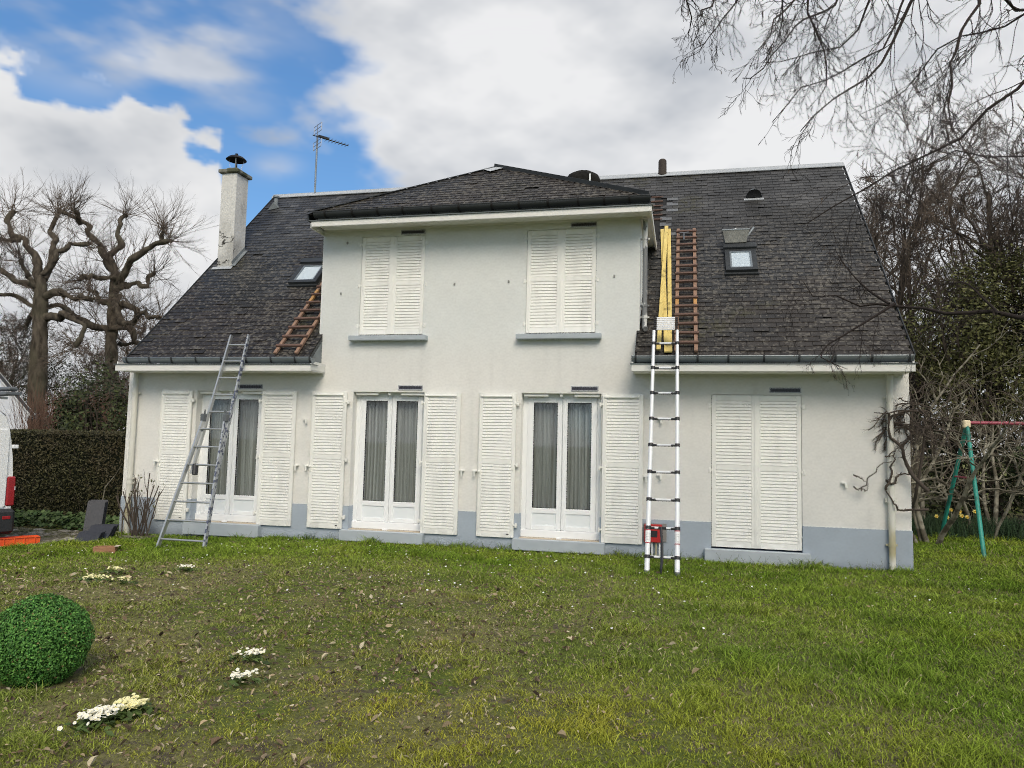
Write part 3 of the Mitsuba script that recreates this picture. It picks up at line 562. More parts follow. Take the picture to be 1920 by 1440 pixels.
# roof windows
def skylight(x0, x1, y0, y1, hood):
    v0, v1 = v_of(y0), v_of(y1); X0 = rp(0, 0)
    def rb(mb, a, b, p, q, h0, h1): return mb.obox(rp((a+b)/2, (p+q)/2, (h0+h1)/2), EX*(b-a)/2, EU*(q-p)/2, NR*(h1-h0)/2)
    m = MB(); t = .075
    rb(m, x0, x0+t, v0, v1, .0, .10); rb(m, x1-t, x1, v0, v1, .0, .10); rb(m, x0+t, x1-t, v0, v0+t, .0, .098); rb(m, x0+t, x1-t, v1-t, v1, .0, .098)
    rb(m, x0-.02, x1+.02, v0-.05, v0-.002, .0, .05)
    k = put('roof_window', m, 'dark_zinc', H)
    put('hood', rb(MB(), x0-.02, x1+.02, v1-.02, v1+.13, .102, .14), 'dark_zinc', k)
    s = MB(); b = .028
    rb(s, x0+t, x0+t+b, v0+t, v1-t, .06, .094); rb(s, x1-t-b, x1-t, v0+t, v1-t, .06, .094); rb(s, x0+t+b, x1-t-b, v0+t, v0+t+b, .06, .093); rb(s, x0+t+b, x1-t-b, v1-t-b, v1-t, .06, .093)
    put('sash', s, 'zinc', k); put('pane', rb(MB(), x0+t+b, x1-t-b, v0+t+b, v1-t-b, .05, .075), 'painted_sky_glass', k)
skylight(3.334, 3.834, 1.115, 1.60, .1); skylight(-4.53, -3.97, 1.115, 1.60, .1)
# hooded roof vent
hv = rp(3.94, v_of(3.02), .02); mv = MB(); n = 12
aa = np.linspace(0, math.pi, n+1); ring = [hv+EX*.15*math.cos(t)+NR*.19*math.sin(t) for t in aa]; back = hv+EU*.42
mv.add(ring+[back], [[i, i+1, n+1] for i in range(n)]); rv = put('roof_vent', mv, 'zinc', H)
put('grille', MB().add([hv+EU*.02]+[hv+EU*.02+(q-hv)*.92 for q in ring], [[0, i+1, i+2] for i in range(n)]), 'black_plastic', rv)
put('apron', MB().obox(hv-EU*.03-NR*.0, EX*.18, EU*.035, NR*.005), 'pale_zinc', rv)
pl = rp(-6.34, v_of(3.50), 0)
pv = put('vent_pipe', MB().tube([pl, pl+V(0, 0, .26)], .045, 12).tube([pl+V(0, 0, .25), pl+V(0, 0, .29)], .07, 12), 'lead', H, smooth=50)
put('pipe_collar', MB().add([pl+EX*.10-EU*.02+NR*.03, pl-EX*.14-EU*.12+NR*.03, pl-EX*.02+EU*.2+NR*.03, pl+NR*.16], [[0, 1, 3], [1, 2, 3], [2, 0, 3]]), 'lead', pv)
put('ridge_flue', MB().lathe([(.085, 7.22), (.095, 7.26), (.085, 7.30), (.082, 7.52), (.075, 7.545), (.06, 7.565), (.0, 7.57)], (2.22, YR, .0), 16), 'terracotta_dark', H, smooth=50)

# ------------------------------------------------------------------ ladders, roofers' gear
lz = float(gz(-4.6, -1.45))
L = thing('aluminium_ladder', 'worn aluminium two section ladder with a wide foot leaning on the left gutter', 'ladder')
def lp(x, z, dy=0.): t = (z-lz)/(2.96-lz); return V(x, -1.47+.845*t+dy, z)
zj = 1.95
for nm, xf, xj, m in (('rail', -5.022, -4.74, 'aluminium'), ('rail', -4.233, -4.365, 'painted_alu')):
    put(nm, MB().bar(lp(xf, lz-.01), lp(xj, zj), .028, .07, up=(0, -1, .3)), m, L)
for nm, x0, xt, m in (('rail', -4.795, -4.628, 'aluminium'), ('rail', -4.345, -4.308, 'painted_alu')):
    put(nm, MB().bar(lp(x0, 1.05, .075), lp(xt, 3.31, .045), .026, .06, up=(0, -1, .3)), m, L)
for i in range(12):
    z = .075+.279*i
    if z < zj: a, b, dy = np.interp(z, [lz, zj], [-5.022, -4.74]), np.interp(z, [lz, zj], [-4.233, -4.365]), 0.
    else: a, b, dy = np.interp(z, [1.05, 3.31], [-4.795, -4.628]), np.interp(z, [1.05, 3.31], [-4.345, -4.308]), .05
    put('rung', MB().tube([lp(a, z, dy), lp(b, z, dy)], .016, 10), 'aluminium', L, smooth=50)
for x, m in ((-4.755, -1), (-4.35, 1)):
    put('latch', MB().cbox(x-.03, x+.03, lp(x, 1.95)[1]-.06, lp(x, 1.95)[1]+.08, 1.87, 1.99, .01).bar(lp(x, 1.99), lp(x-.03*m, 2.05, -.05), .02, .03), 'grey_plastic', L)
put('pulley', MB().tube([lp(-4.72, 1.20, .02), lp(-4.70, 1.04, .03)], .045, 10), 'black_plastic', L)

L = thing('telescopic_ladder', 'white telescopic ladder with black collars leaning on the right gutter', 'ladder')
def tp(x, z, dy=0.): return V(x, -1.45+.79*z/2.95+dy, z)
RZ = [.21+.362*i for i in range(9)]
for s, (xa, xb) in enumerate(((2.219, 2.250), (2.603, 2.578))):
    X_ = lambda z: np.interp(z, [0, 3.3], [xa, xb])
    zz = [0.]+RZ+[3.30]
    for i in range(len(zz)-1): put('rail', MB().tube([tp(X_(zz[i]), zz[i]), tp(X_(zz[i+1]), zz[i+1])], .0345-.0014*i, 14), 'white_alu', L, smooth=50)
    put('foot', MB().tube([tp(xa, -.03), tp(xa, .035)], .038, 14), 'grey_plastic', L)
    for i, z in enumerate(RZ): put('collar', MB().tube([tp(X_(z), z-.022), tp(X_(z), z+.02)], .0405-.0014*i, 14).cbox(*((X_(z)+.03, X_(z)+.085) if s == 0 else (X_(z)-.085, X_(z)-.03)), tp(0, z)[1]-.02, tp(0, z)[1]+.02, z-.018, z+.012, .005), 'black_plastic', L, smooth=50)
    st = put('sticker', MB().tube([tp(X_(.375), .375), tp(X_(.545), .545)], .0355, 14, cap=False), 'white_pvc', L, smooth=50, label='white warning sticker with red bands and small pictograms')
    bands = MB()
    for z in (.372, .535): bands.tube([tp(X_(z), z), tp(X_(z), z+.011)], .0362, 14, cap=False)
    put('red_band', bands, 'sticker_red', st)
    pk = MB(); g = np.random.default_rng(s+3)
    for r_ in range(6):
        for c_ in (-.014, 0., .014):
            if g.random() < .75: q = tp(X_(.40+.021*r_)+c_, .40+.021*r_); pk.obox(q+V(0, -.0366+abs(c_)*.18, 0), (.0035, 0, 0), (0, .0008, 0), (0, 0, .005*g.uniform(.5, 1)))
    put('pictogram', pk, 'sticker_grey', st)
for z in RZ:
    a, b = np.interp(z, [0, 3.3], [2.219, 2.250]), np.interp(z, [0, 3.3], [2.603, 2.578])
    put('rung', MB().cbox(a+.03, b-.03, tp(0, z)[1]-.016, tp(0, z)[1]+.016, z-.012, z+.014, .006), 'white_alu', L)
    put('rung_tread', MB().box(a+.05, b-.05, tp(0, z)[1]-.017, tp(0, z)[1]+.014, z-.019, z-.0125), 'black_plastic', L)
for i in range(7):
    z = 3.315+.029*i; y = tp(0, z)[1]
    put('stowed_rung', MB().cbox(2.285, 2.545, y-.018, y+.018, z-.010, z+.012, .005), 'white_alu', L)
    put('stowed_collar', MB().cbox(2.245, 2.284, y-.022, y+.022, z-.013, z+.008, .004).cbox(2.546, 2.585, y-.022, y+.022, z-.013, z+.008, .004).box(2.262, 2.275, y-.024, y-.022, z-.008, z+.002), 'black_plastic', L)
put('strap', MB().tube([tp(2.39, .585, -.03), tp(2.405, .40, -.055), tp(2.41, .2, -.06), tp(2.40, .08, -.06), tp(2.398, -.0, -.05)], [.017, .019, .019, .017, .008], 8).cbox(2.355, 2.455, tp(0, .57)[1]-.035, tp(0, .57)[1]+.02, .555, .59, .006), 'black_plastic', L)

def roof_ladder(x0, x1, v0, v1, n, label, fresh=()):
    L = thing('roof_ladder', label, 'ladder', None)
    for x in (x0+.028, x1-.028):
        cuts = [v0]+[v for f in fresh for v in f]+[v1]
        for i in range(len(cuts)-1):
            put('rail', MB().bar(rp(x, cuts[i], .052), rp(x, cuts[i+1], .052), .052, .04, up=NR), 'fresh_wood' if i % 2 else 'ladder_wood', L)
    for i in range(n):
        v = v0+.17+(v1-v0-.30)*i/(n-1); j = rng.uniform(-.006, .006, 3)
        put('rung', MB().bar(rp(x0-.012+j[0], v+j[1], .088), rp(x1+.012+j[0], v+j[2], .090), .044, .030, up=NR), 'rung_wood', L)
roof_ladder(2.535, 2.868, .06, 3.70, 15, 'reddish wooden roof ladder lying on the slates beside the yellow battens', ((1.20, 1.40),))
roof_ladder(-3.868, -3.435, .06, 3.45, 13, 'wooden roof ladder on the left roof below the half hidden skylight', ((1.55, 1.95),))
for (xt, xb, h, lb) in ((2.276, 2.423, .045, 'leftmost at its top end'), (2.352, 2.313, .095, 'crossing over the others'), (2.398, 2.476, .045, 'next to the roof ladder')):
    single('timber_batten', MB().bar(rp(xb, .055, h), rp(xt, 3.74 if h < .06 else 3.76, h), .060, .026, up=NR), 'yellow_batten', 'pale yellow timber batten on the right roof, '+lb, 'plank', 'yellow battens on the right roof')
hm_ = thing('slater_hammer', 'steel slater hammer hooked over the top rungs of the right roof ladder', 'hammer')
hb = rp(2.66, 3.45, .115)
put('head', MB().bar(hb-EX*.07, hb+EX*.085+EU*.012, .020, .022, up=NR).bar(hb-EX*.07, hb-EX*.10-EU*.02, .012, .014, up=NR), 'steel', hm_)
put('handle', MB().tube([hb, hb-EU*.10, hb-EU*.25], [.011, .013, .015], 8), 'grey_plastic', hm_)
tr = thing('mortar_trough', 'grey roofer trough with tools sticking out, resting above the right skylight', 'trough')
tb = rp(3.52, v_of(1.60)+.16, .10); m = MB()
def q8(w0, w1, d, h, th=0): return [tb+V(sx*(w1 if k else w0)/2, (-d/2 if sy < 0 else d/2)*(1.25 if k else 1), k*h) for k in (0, 1) for sx in (-1, 1) for sy in (-1, 1)]
m.add(q8(.34, .44, .17, .22), [[0, 1, 3], [0, 3, 2], [0, 2, 6], [0, 6, 4], [1, 5, 7], [1, 7, 3], [0, 4, 5], [0, 5, 1], [2, 3, 7], [2, 7, 6]])
put('body', m, 'trough_grey', tr)
put('rim', MB().bar(tb+V(-.22, -.106, .22), tb+V(.22, -.106, .22), .016, .016).bar(tb+V(-.22, .106, .22), tb+V(.22, .106, .22), .016, .016).bar(tb+V(-.22, -.10, .22), tb+V(-.22, .10, .22), .016, .016).bar(tb+V(.22, -.10, .22), tb+V(.22, .10, .22), .016, .016), 'zinc', tr)
tw_ = thing('trowel', 'tool handle poking out at the right of the roofer trough', 'tool'); put('handle', MB().tube([tb+V(.14, 0, .05), tb+V(.30, -.02, .27)], [.012, .016], 8), 'sill_paint', tw_); put('blade', MB().bar(tb+V(.05, .01, .02), tb+V(.14, 0, .05), .05, .006), 'steel', tw_)
tw_ = thing('brush', 'pale tool handle standing up from the middle of the roofer trough', 'tool'); put('handle', MB().tube([tb+V(-.01, 0, .03), tb+V(0, 0, .27)], [.014, .018], 8), 'white_pvc', tw_)

# aerial on the ridge
A = thing('tv_aerial', 'grey television aerial on a thin mast at the left of the ridge', 'aerial')
ax, ay, az = -5.605, 3.90, 8.60
put('mast', MB().tube([(ax, ay, 7.15), (ax, ay, az+.04)], .021, 10), 'zinc', A, smooth=50)
bd_ = unit((.60, .78, 0)); sd = unit((-.78, .60, 0)); o = V(ax, ay-.03, az)
put('boom', MB().bar(o-bd_*.10, o+bd_*.80, .018, .018).bar(o+bd_*.05+V(0, 0, .02), o+bd_*.30+V(0, 0, .02), .05, .05), 'black_plastic', A)
for k in range(7):
    put('director', MB().tube([o+bd_*(.26+.083*k)-sd*(.14-.006*k), o+bd_*(.26+.083*k)+sd*(.14-.006*k)], .006, 6), 'steel', A)
rf = MB()
for sg in (1, -1):
    c = o+bd_*.02
    rf.bar(c, c+V(0, 0, sg*.28)-bd_*.02, .012, .012)
    for h in (.10, .19, .28): rf.tube([c+V(0, 0, sg*h)-sd*.20, c+V(0, 0, sg*h)+sd*.20], .0065, 6)
    for e in (-.20, .20): rf.tube([c+sd*e+V(0, 0, sg*.10), c+sd*e+V(0, 0, sg*.28)], .0065, 6)
put('reflector', rf, 'steel', A)

# meter box by the ladder
G = thing('meter_box', 'small red metal box on the blue base behind the white ladder', 'box')
put('back_plate', MB().box(2.10, 2.435, -.030, -.013, .24, .505), 'grey_box', G)
put('body', MB().cbox(2.115, 2.37, -.105, -.031, .235, .495, .008), 'red_paint', G)
put('window', MB().box(2.17, 2.305, -.109, -.1055, .315, .405), 'black_plastic', G)
for x, m in ((2.225, 'white_pvc'), (2.285, 'pipe_paint'), (2.335, 'white_pvc'), (2.20, 'black_plastic')): put('conduit', MB().tube([(x, -.06, -.05), (x, -.06, .236)], .012, 8), m, G)

# ------------------------------------------------------------------ worker crouched behind the bay hip
def body_mesh(bones, extra=(), edge=.03, it=6):
    ms_ = []
    for p, r1, q, r2 in bones:
        a = manifold3d.Manifold.sphere(r1, 20).translate(list(map(float, p))); b = manifold3d.Manifold.sphere(r2, 20).translate(list(map(float, q)))
        ms_.append(manifold3d.Manifold.batch_hull([a, b]))
    m = manifold3d.Manifold.batch_boolean(ms_, manifold3d.OpType.Add).refine_to_length(edge); mm = m.to_mesh()
    t = trimesh.Trimesh(mm.vert_properties[:, :3], mm.tri_verts, process=True); trimesh.smoothing.filter_taubin(t, iterations=it); return t
PX, PY = .90, 1.62
def bz(x, y): return float(AZ-(AZ-EZ)/2.75*abs(x-AX))+.03
def W3(dx, dy, h): return V(PX+dx, PY+dy, bz(PX, PY)+h)
P = thing('person', 'roofer in a dark jacket bent double, seen from behind above the bay roof', 'person')
bones = []
hipL, hipR, neck = W3(-.13, 0, .50), W3(.12, 0, .48), W3(.02, .50, .44)
for s, hp in ((-1, hipL), (1, hipR)):
    kx = PX+s*.17; kn = V(kx, PY+.22, bz(kx, PY)+.09); an = V(kx, PY-.20, bz(kx, PY)+.06); toe = V(kx, PY-.30, bz(kx, PY)+.03)
    bones += [(hp, .125, kn, .075), (kn, .07, an, .05), (an, .05, toe, .04)]
leg = body_mesh(bones); put('trousers', leg, 'trousers', P, smooth=True)
sp1, sp2 = W3(-.02, .08, .55), W3(-.01, .30, .58)
jb = [(W3(-.20, .12, .40), .10, hipL, .17), (W3(.20, .12, .38), .10, hipR, .17), (hipL, .185, sp1, .19), (hipR, .185, sp1, .19), (sp1, .19, sp2, .195), (sp2, .185, W3(-.12, .44, .50), .11), (sp2, .185, W3(.14, .44, .50), .11)]
hands = []
for s in (-1, 1):
    sh = W3(s*.17, .44, .46); hx = PX+s*.24; el = V(hx+s*.03, PY+.50, bz(hx, PY)+.30); ha = V(hx, PY+.68, bz(hx, PY)+.07)
    jb += [(sh, .085, el, .060), (el, .058, ha+V(0, -.05, .04), .042)]; hands.append((s, ha))
jk = body_mesh(jb, edge=.025)
nz = meshkit.fbm(jk.vertices*9, 3, 2)-.5; fold = np.sin(jk.vertices[:, 0]*34+jk.vertices[:, 2]*22+8*nz)
jk.vertices += jk.vertex_normals*(.016*nz+.0045*fold)[:, None]
put('jacket', jk, 'cloth_dark', P, smooth=True)
hd = [(W3(.02, .50, .42), .062, W3(.02, .56, .40), .06), (W3(.02, .60, .38), .095, W3(.02, .66, .30), .085), (W3(.02, .68, .27), .06, W3(.02, .70, .24), .045), (W3(.02, .735, .31), .014, W3(.02, .745, .28), .016)]
put('head', body_mesh(hd, edge=.02), 'skin', P, smooth=True)
put('hair', body_mesh([(W3(.02, .585, .405), .098, W3(.02, .62, .38), .10)], edge=.02), 'hair', P, smooth=True)
for s in (-1, 1): put('ear', body_mesh([(W3(.02+s*.092, .62, .36), .016, W3(.02+s*.092, .63, .33), .012)], edge=.01, it=2), 'skin', P, smooth=True); put('eye', body_mesh([(W3(.02+s*.034, .728, .325), .012, W3(.02+s*.036, .729, .325), .012)], edge=.01, it=1), 'black_plastic', P)
for s, ha in hands:
    b = [(ha, .034, ha+V(-s*.02, .05, -.005), .030), (ha, .034, ha+V(s*.02, .05, -.005), .028)]
    for k, (dx, ln) in enumerate(((-.030, .055), (-.010, .065), (.010, .06), (.030, .048))):
        a = ha+V(dx, .06, 0); b += [(a, .0095, a+V(dx*.2, ln*.55, .012), .009), (a+V(dx*.2, ln*.55, .012), .009, a+V(dx*.25, ln, -.018), .0075)]
    a = ha+V(-s*.03, .01, 0); b += [(a, .013, a+V(-s*.03, .035, .002), .011), (a+V(-s*.03, .035, .002), .011, a+V(-s*.035, .065, -.01), .009)]
    put('hand', body_mesh(b, edge=.006, it=3), 'skin', P, smooth=True)
hk = W3(.14, -.215, .46)
single('folding_rule', MB().cbox(hk[0]-.016, hk[0]+.016, hk[1]-.006, hk[1]+.004, hk[2]-.10, hk[2]+.10, .003), 'panel_pvc', 'pale narrow rule in the back pocket of the bent roofer', 'ruler')

# ------------------------------------------------------------------ things on the ground at the left
def slate_pile(x, y, w_, h_, tilt, n, yaw, step, label, lift=0.):
    k = thing('slate_stack', label, 'slates', 'stacks of new slates by the left corner')
    c, s = math.cos(yaw), math.sin(yaw); ex = V(c, s, 0); back = V(-s, c, 0); up = unit(back*math.sin(tilt)+V(0, 0, math.cos(tilt))); nn = np.cross(ex, up)
    z0 = float(gz(x, y))+lift
    for i in range(n):
        o = V(x, y, z0)+back*step*i/math.cos(tilt)*1.0+ex*rng.uniform(-.008, .008); hh = h_*rng.uniform(.96, 1.02)
        put('slate', MB().obox(o+up*hh/2, ex*w_/2, up*hh/2, nn*.0034), 'new_slate', k)
slate_pile(-6.56, -1.20, .34, .24, .95, 9, .35, .013, 'low stack of dark slates lying back nearest the lawn')
slate_pile(-6.63, -.92, .36, .34, .95, 12, .35, .013, 'middle stack of dark slates between the low one and the tall one')
slate_pile(-6.98, -.62, .27, .62, .32, 18, .45, .011, 'tallest stack of dark slates leaning on the house corner')
cb = thing('clay_box', 'small open terracotta coloured box on the grass left of the aluminium ladder', 'box')
c0 = V(-5.43, -2.05, float(lawn_z(-5.43, -2.05))); a_ = .42; ex = V(math.cos(a_), math.sin(a_), 0); ey = V(-math.sin(a_), math.cos(a_), 0)
wl, dl, hl = .29, .15, .095; mb = MB()
for sg in (-1, 1): mb.obox(c0+ey*sg*(dl/2-.007)+V(0, 0, hl/2), ex*wl/2, ey*.007, V(0, 0, hl/2)); mb.obox(c0+ex*sg*(wl/2-.007)+V(0, 0, hl/2), ex*.007, ey*(dl/2-.014), V(0, 0, hl/2))
put('side_panel', mb, 'clay', cb); put('base_panel', MB().obox(c0+V(0, 0, .008), ex*(wl/2-.014), ey*(dl/2-.014), V(0, 0, .006)), 'clay', cb)
put('flap', MB().obox(c0+ex*(wl/2+.012)+V(0, 0, hl+.008), ex*.03, ey*dl/2, V(0, 0, .002)+ex*.0), 'cream_stone', cb)
oc = thing('orange_trough', 'long orange plastic tray lying at the edge of the drive by the van', 'tray')
o1, o2 = V(-7.62, -1.02, 0), V(-8.30, -2.1, 0); dd = unit(o2-o1); pp = V(-dd[1], dd[0], 0); zo = float(gz(-7.7, -1.3))+.0
mb = MB()
for sg in (-1, 1): mb.bar(o1+pp*sg*.085+V(0, 0, zo+.075), o2+pp*sg*.085+V(0, 0, zo+.075), .012, .15)
mb.bar(o1+V(0, 0, zo+.012), o2+V(0, 0, zo+.012), .16, .016); mb.bar(o1-pp*.09+V(0, 0, zo+.075), o1+pp*.09+V(0, 0, zo+.075), .012, .15); mb.bar(o2-pp*.09+V(0, 0, zo+.075), o2+pp*.09+V(0, 0, zo+.075), .012, .15)
put('body', mb, 'orange_plastic', oc)
rb_ = MB()
for i in range(9):
    q = o1+(o2-o1)*(i+.5)/9
    for sg in (-1, 1): rb_.bar(q+pp*sg*.096+V(0, 0, zo+.01), q+pp*sg*.096+V(0, 0, zo+.145), .02, .012, up=dd)
for sg in (-1, 1): rb_.bar(o1+pp*sg*.094+V(0, 0, zo+.146), o2+pp*sg*.094+V(0, 0, zo+.146), .026, .012)
put('rib', rb_, 'orange_plastic', oc)

# white van, seen from behind at the left edge
VN = thing('van', 'white van cut off by the left edge, only its rear right corner in view', 'van')
hv_ = unit((-.95, .30, 0)); rv_ = V(hv_[1], -hv_[0], 0); vz = float(gz(-8.6, -1.5)); v0 = V(-7.88, -1.30, vz)-rv_*.975
def vm(x, y, z): return np.stack(np.broadcast_arrays(v0[0]+rv_[0]*x+hv_[0]*y, v0[1]+rv_[1]*x+hv_[1]*y, vz+z+0*x), -1)
def section(y, w_, top, bot):
    pr_ = [(-.93, .0), (-1, .12), (-1, .42), (-.97, .60), (-.90, .82), (-.82, .93), (-.66, .985), (0, 1.0)]
    pr_ = pr_+[(-a, b) for a, b in pr_[-2::-1]]
    return np.array([(a*w_, y, bot+(top-bot)*b) for a, b in pr_])
sec = [section(y, w_, t, b) for y, w_, t, b in ((0.0, .945, 2.26, .30), (.06, .97, 2.30, .28), (.5, .975, 2.31, .28), (3.0, .975, 2.31, .28), (3.45, .96, 2.24, .28), (4.05, .93, 1.62, .28), (4.3, .92, 1.18, .28), (4.85, .86, .98, .30), (5.0, .70, .80, .34))]
ns = len(sec[0]); vv = np.vstack(sec); ff = []
for i in range(len(sec)-1):
    for j in range(ns-1): ff += [[i*ns+j, i*ns+j+1, (i+1)*ns+j+1], [i*ns+j, (i+1)*ns+j+1, (i+1)*ns+j]]
for i in (0, len(sec)-1):
    c = len(vv); vv = np.vstack([vv, sec[i].mean(0)]); ff += [[c, i*ns+j, i*ns+(j+1) % ns] for j in range(ns)]
put('body', (vm(*vv.T), np.array(ff)), 'van_paint', VN, smooth=35)
def vb(mb, x0, x1, y0, y1, z0, z1, c=.01):
    t = MB().cbox(x0, x1, y0, y1, z0, z1, c); v, f = t.vf(); return mb.add(vm(*v.T), f)
put('bumper', vb(MB(), -.96, .985, -.10, .12, .26, .66, .05), 'van_trim', VN)
for s in (-1, 1):
    put('tail_light', vb(MB(), *((.855, .985) if s > 0 else (-.985, -.855)), -.025, .10, .70, 1.17, .02), 'red_lamp', VN)
    put('reflector', vb(MB(), *((.78, .90) if s > 0 else (-.90, -.78)), -.108, -.09, .50, .55, .004), 'red_lamp', VN)
    dk = put('rear_door', vb(MB(), *((.008, .84) if s > 0 else (-.84, -.008)), -.018, .01, .68, 1.92, .03), 'van_paint', VN)
    put('seam', vb(MB(), *((.842, .850) if s > 0 else (-.850, -.842)), -.006, .01, .68, 1.92, .002), 'van_trim', VN)
    for z in (.95, 1.62): put('hinge', vb(MB(), *((.90, .985) if s > 0 else (-.985, -.90)), -.02, .03, z, z+.06, .006), 'van_paint', dk)
    for y in (.95, 4.1):
        wk = put('wheel', MB().tube([vm(V(s*.95), V(y), V(.33))[0], vm(V(s*.75), V(y), V(.33))[0]], .33, 28), 'tyre', VN, smooth=50)
        put('rim', MB().tube([vm(V(s*.957), V(y), V(.33))[0], vm(V(s*.90), V(y), V(.33))[0]], .21, 20), 'aluminium', wk)
put('door_handle', vb(MB(), .03, .10, -.04, -.015, 1.12, 1.28, .006), 'van_trim', VN)
put('windscreen', (vm(V(-.80, .80, .88, -.88), V(3.52, 3.52, 4.02, 4.02), V(2.20, 2.20, 1.68, 1.68)), [[0, 1, 2], [0, 2, 3]]), 'rubber_glass', VN)
rk = MB()
for y in (.25, 1.4, 2.6): vb(rk, -.80, .90, y, y+.05, 2.42, 2.46, .005); vb(rk, -.78, -.72, y, y+.05, 2.27, 2.42, .005); vb(rk, .72, .78, y, y+.05, 2.27, 2.42, .005)
put('roof_rack', rk, 'aluminium', VN)
put('roof_pipe', vb(vb(MB(), .62, .86, -.25, 3.0, 2.47, 2.52, .01), .66, .80, -.25, 3.0, 2.54, 2.60, .02), 'grey_plastic', VN)

# ------------------------------------------------------------------ neighbour's gable
N = thing('neighbouring_house', 'white gable of a neighbouring house behind the hedge at the far left', 'house')
NA, ng, nr = V(-19.28, 10.0, 0), V(-.53, -.848, 0), V(-.848, .53, 0); nw, pt = 8.6, 1.22; rz = 2.33+nw/2*pt
def nt(mb): v, f = mb.vf(); return (NA-v[:, :1]*ng+v[:, 1:2]*nr+v[:, 2:]*V(0, 0, 1), f)
put('wall', nt(MB().extr(Polygon([(-nw, -.6), (0, -.6), (0, 2.33), (-nw/2, rz), (-nw, 2.33)]), XZ(0), 9.)), 'white_house', N)
rr = put('roof', nt(MB().bar((.22, 4.45, 2.12), (-nw/2, 4.45, rz+.06), 9.1, .10, up=unit((pt, 0, 1))).bar((-nw-.22, 4.45, 2.12), (-nw/2, 4.45, rz+.06), 9.1, .10, up=unit((-pt, 0, 1)))), 'far_slate', N)
put('verge', nt(MB().bar((.12, -.06, 2.22), (-nw/2, -.06, rz+.06), .05, .16, up=unit((pt, 0, 1))).bar((-nw-.12, -.06, 2.22), (-nw/2, -.06, rz+.06), .05, .16, up=unit((-pt, 0, 1)))), 'verge_white', N)
put('gutter', nt(MB().tube([(.27, -.1, 2.26), (.27, 9, 2.26)], .07, 10).box(.02, .36, -.05, .05, 2.12, 2.18)), 'zinc', N)

# ------------------------------------------------------------------ swing frame
S = thing('swing_frame', 'green and red tubular swing frame on the grass right of the house', 'swing')
ap = V(7.56, 3.32, 2.14)
for dx in (0., 3.1):
    a = ap+V(dx, 0, 0)
    put('leg', MB().tube([a+V(0, -.02, 0), V(7.362+dx, 2.10, -.03)], .034, 14), 'green_paint', S, smooth=50)
    put('leg', MB().tube([a+V(0, .02, 0), V(7.457+dx, 4.56, -.03)], .034, 14), 'green_paint', S, smooth=50)
    put('cross_rung', MB().tube([V(7.475+dx, 2.80, 1.23), V(7.515+dx, 3.88, 1.23)], .016, 10), 'pink_paint', S, smooth=50)
    put('corner_cap', MB().cbox(a[0]-.06, a[0]+.05, a[1]-.06, a[1]+.06, a[2]-.04, a[2]+.10, .02), 'cream_plastic', S)
put('top_bar', MB().tube([ap+V(.05, 0, .055), ap+V(3.05, 0, .055)], .030, 14), 'pink_paint', S, smooth=50)

POLLARD_A = [
    [(-19.56,14.00,3.78),(-19.69,14.04,5.10),(-19.78,14.09,6.91),(-19.80,14.13,8.01)],
    [(-19.77,14.00,7.74),(-20.08,14.06,8.74),(-20.83,14.12,9.46),(-21.36,14.19,10.06),(-21.97,14.25,10.54),(-22.95,14.31,10.99)],
    [(-21.57,14.00,10.32),(-20.64,12.70,10.36)],
    [(-20.02,14.00,8.78),(-19.80,14.34,9.42),(-20.29,14.67,10.15),(-20.27,15.01,10.89)],
    [(-19.67,14.00,7.86),(-18.78,13.80,8.39),(-18.17,13.60,8.80),(-17.11,13.40,9.18),(-16.62,13.20,9.16)],
    [(-17.65,14.00,9.36),(-17.55,13.91,9.88)],
    [(-19.84,14.00,6.83),(-20.57,13.96,7.21),(-20.85,13.93,7.57)],
    [(-19.60,14.00,6.89),(-18.66,13.65,6.57),(-17.75,13.30,6.37),(-16.67,12.95,6.12)],
    [(-19.79,14.00,5.75),(-20.99,14.22,6.04),(-21.95,14.44,6.52),(-22.93,14.66,6.96),(-24.04,14.88,6.89),(-24.97,15.10,6.23)],
    [(-19.59,14.00,5.93),(-19.03,14.24,5.90),(-18.95,14.48,5.45),(-19.96,14.72,5.37)],
    [(-19.75,14.00,7.95),(-20.07,13.35,7.87),(-20.13,12.69,7.58)],
    [(-19.57,14.00,7.49),(-19.46,14.09,7.69),(-18.77,14.18,7.69),(-18.12,14.27,8.12)],
    [(-19.69,14.00,7.25),(-18.58,13.30,5.98),(-17.36,12.59,6.18)],
]
POLLARD_B = [
    [(-21.04,12.00,3.60),(-21.09,11.96,5.40),(-21.10,11.92,7.38)],
    [(-21.23,12.00,7.57),(-21.95,12.23,8.52),(-22.88,12.45,9.20),(-23.54,12.68,9.89),(-23.97,12.91,10.35),(-23.98,13.14,10.66)],
    [(-21.17,12.00,7.68),(-21.14,12.32,8.45),(-21.39,12.63,9.31),(-21.88,12.95,9.78),(-21.99,13.26,10.42)],
    [(-20.82,12.00,8.25),(-20.76,12.45,8.82),(-20.04,12.90,9.04)],
    [(-21.26,12.00,7.11),(-23.16,12.65,7.71),(-24.95,13.31,8.46)],
    [(-21.21,12.00,6.25),(-21.75,11.40,6.72),(-22.17,10.79,6.71)],
    [(-21.20,12.00,6.54),(-20.09,11.72,6.86),(-19.28,11.43,6.67),(-18.11,11.15,6.48)],
    [(-22.39,12.00,9.06),(-22.95,11.81,9.02)],
    [(-21.17,12.00,6.88),(-21.61,11.70,7.63),(-21.62,11.40,8.12)],
    [(-21.15,12.00,5.97),(-20.26,11.89,6.16),(-18.98,11.77,5.46),(-19.21,11.66,4.83)],
]
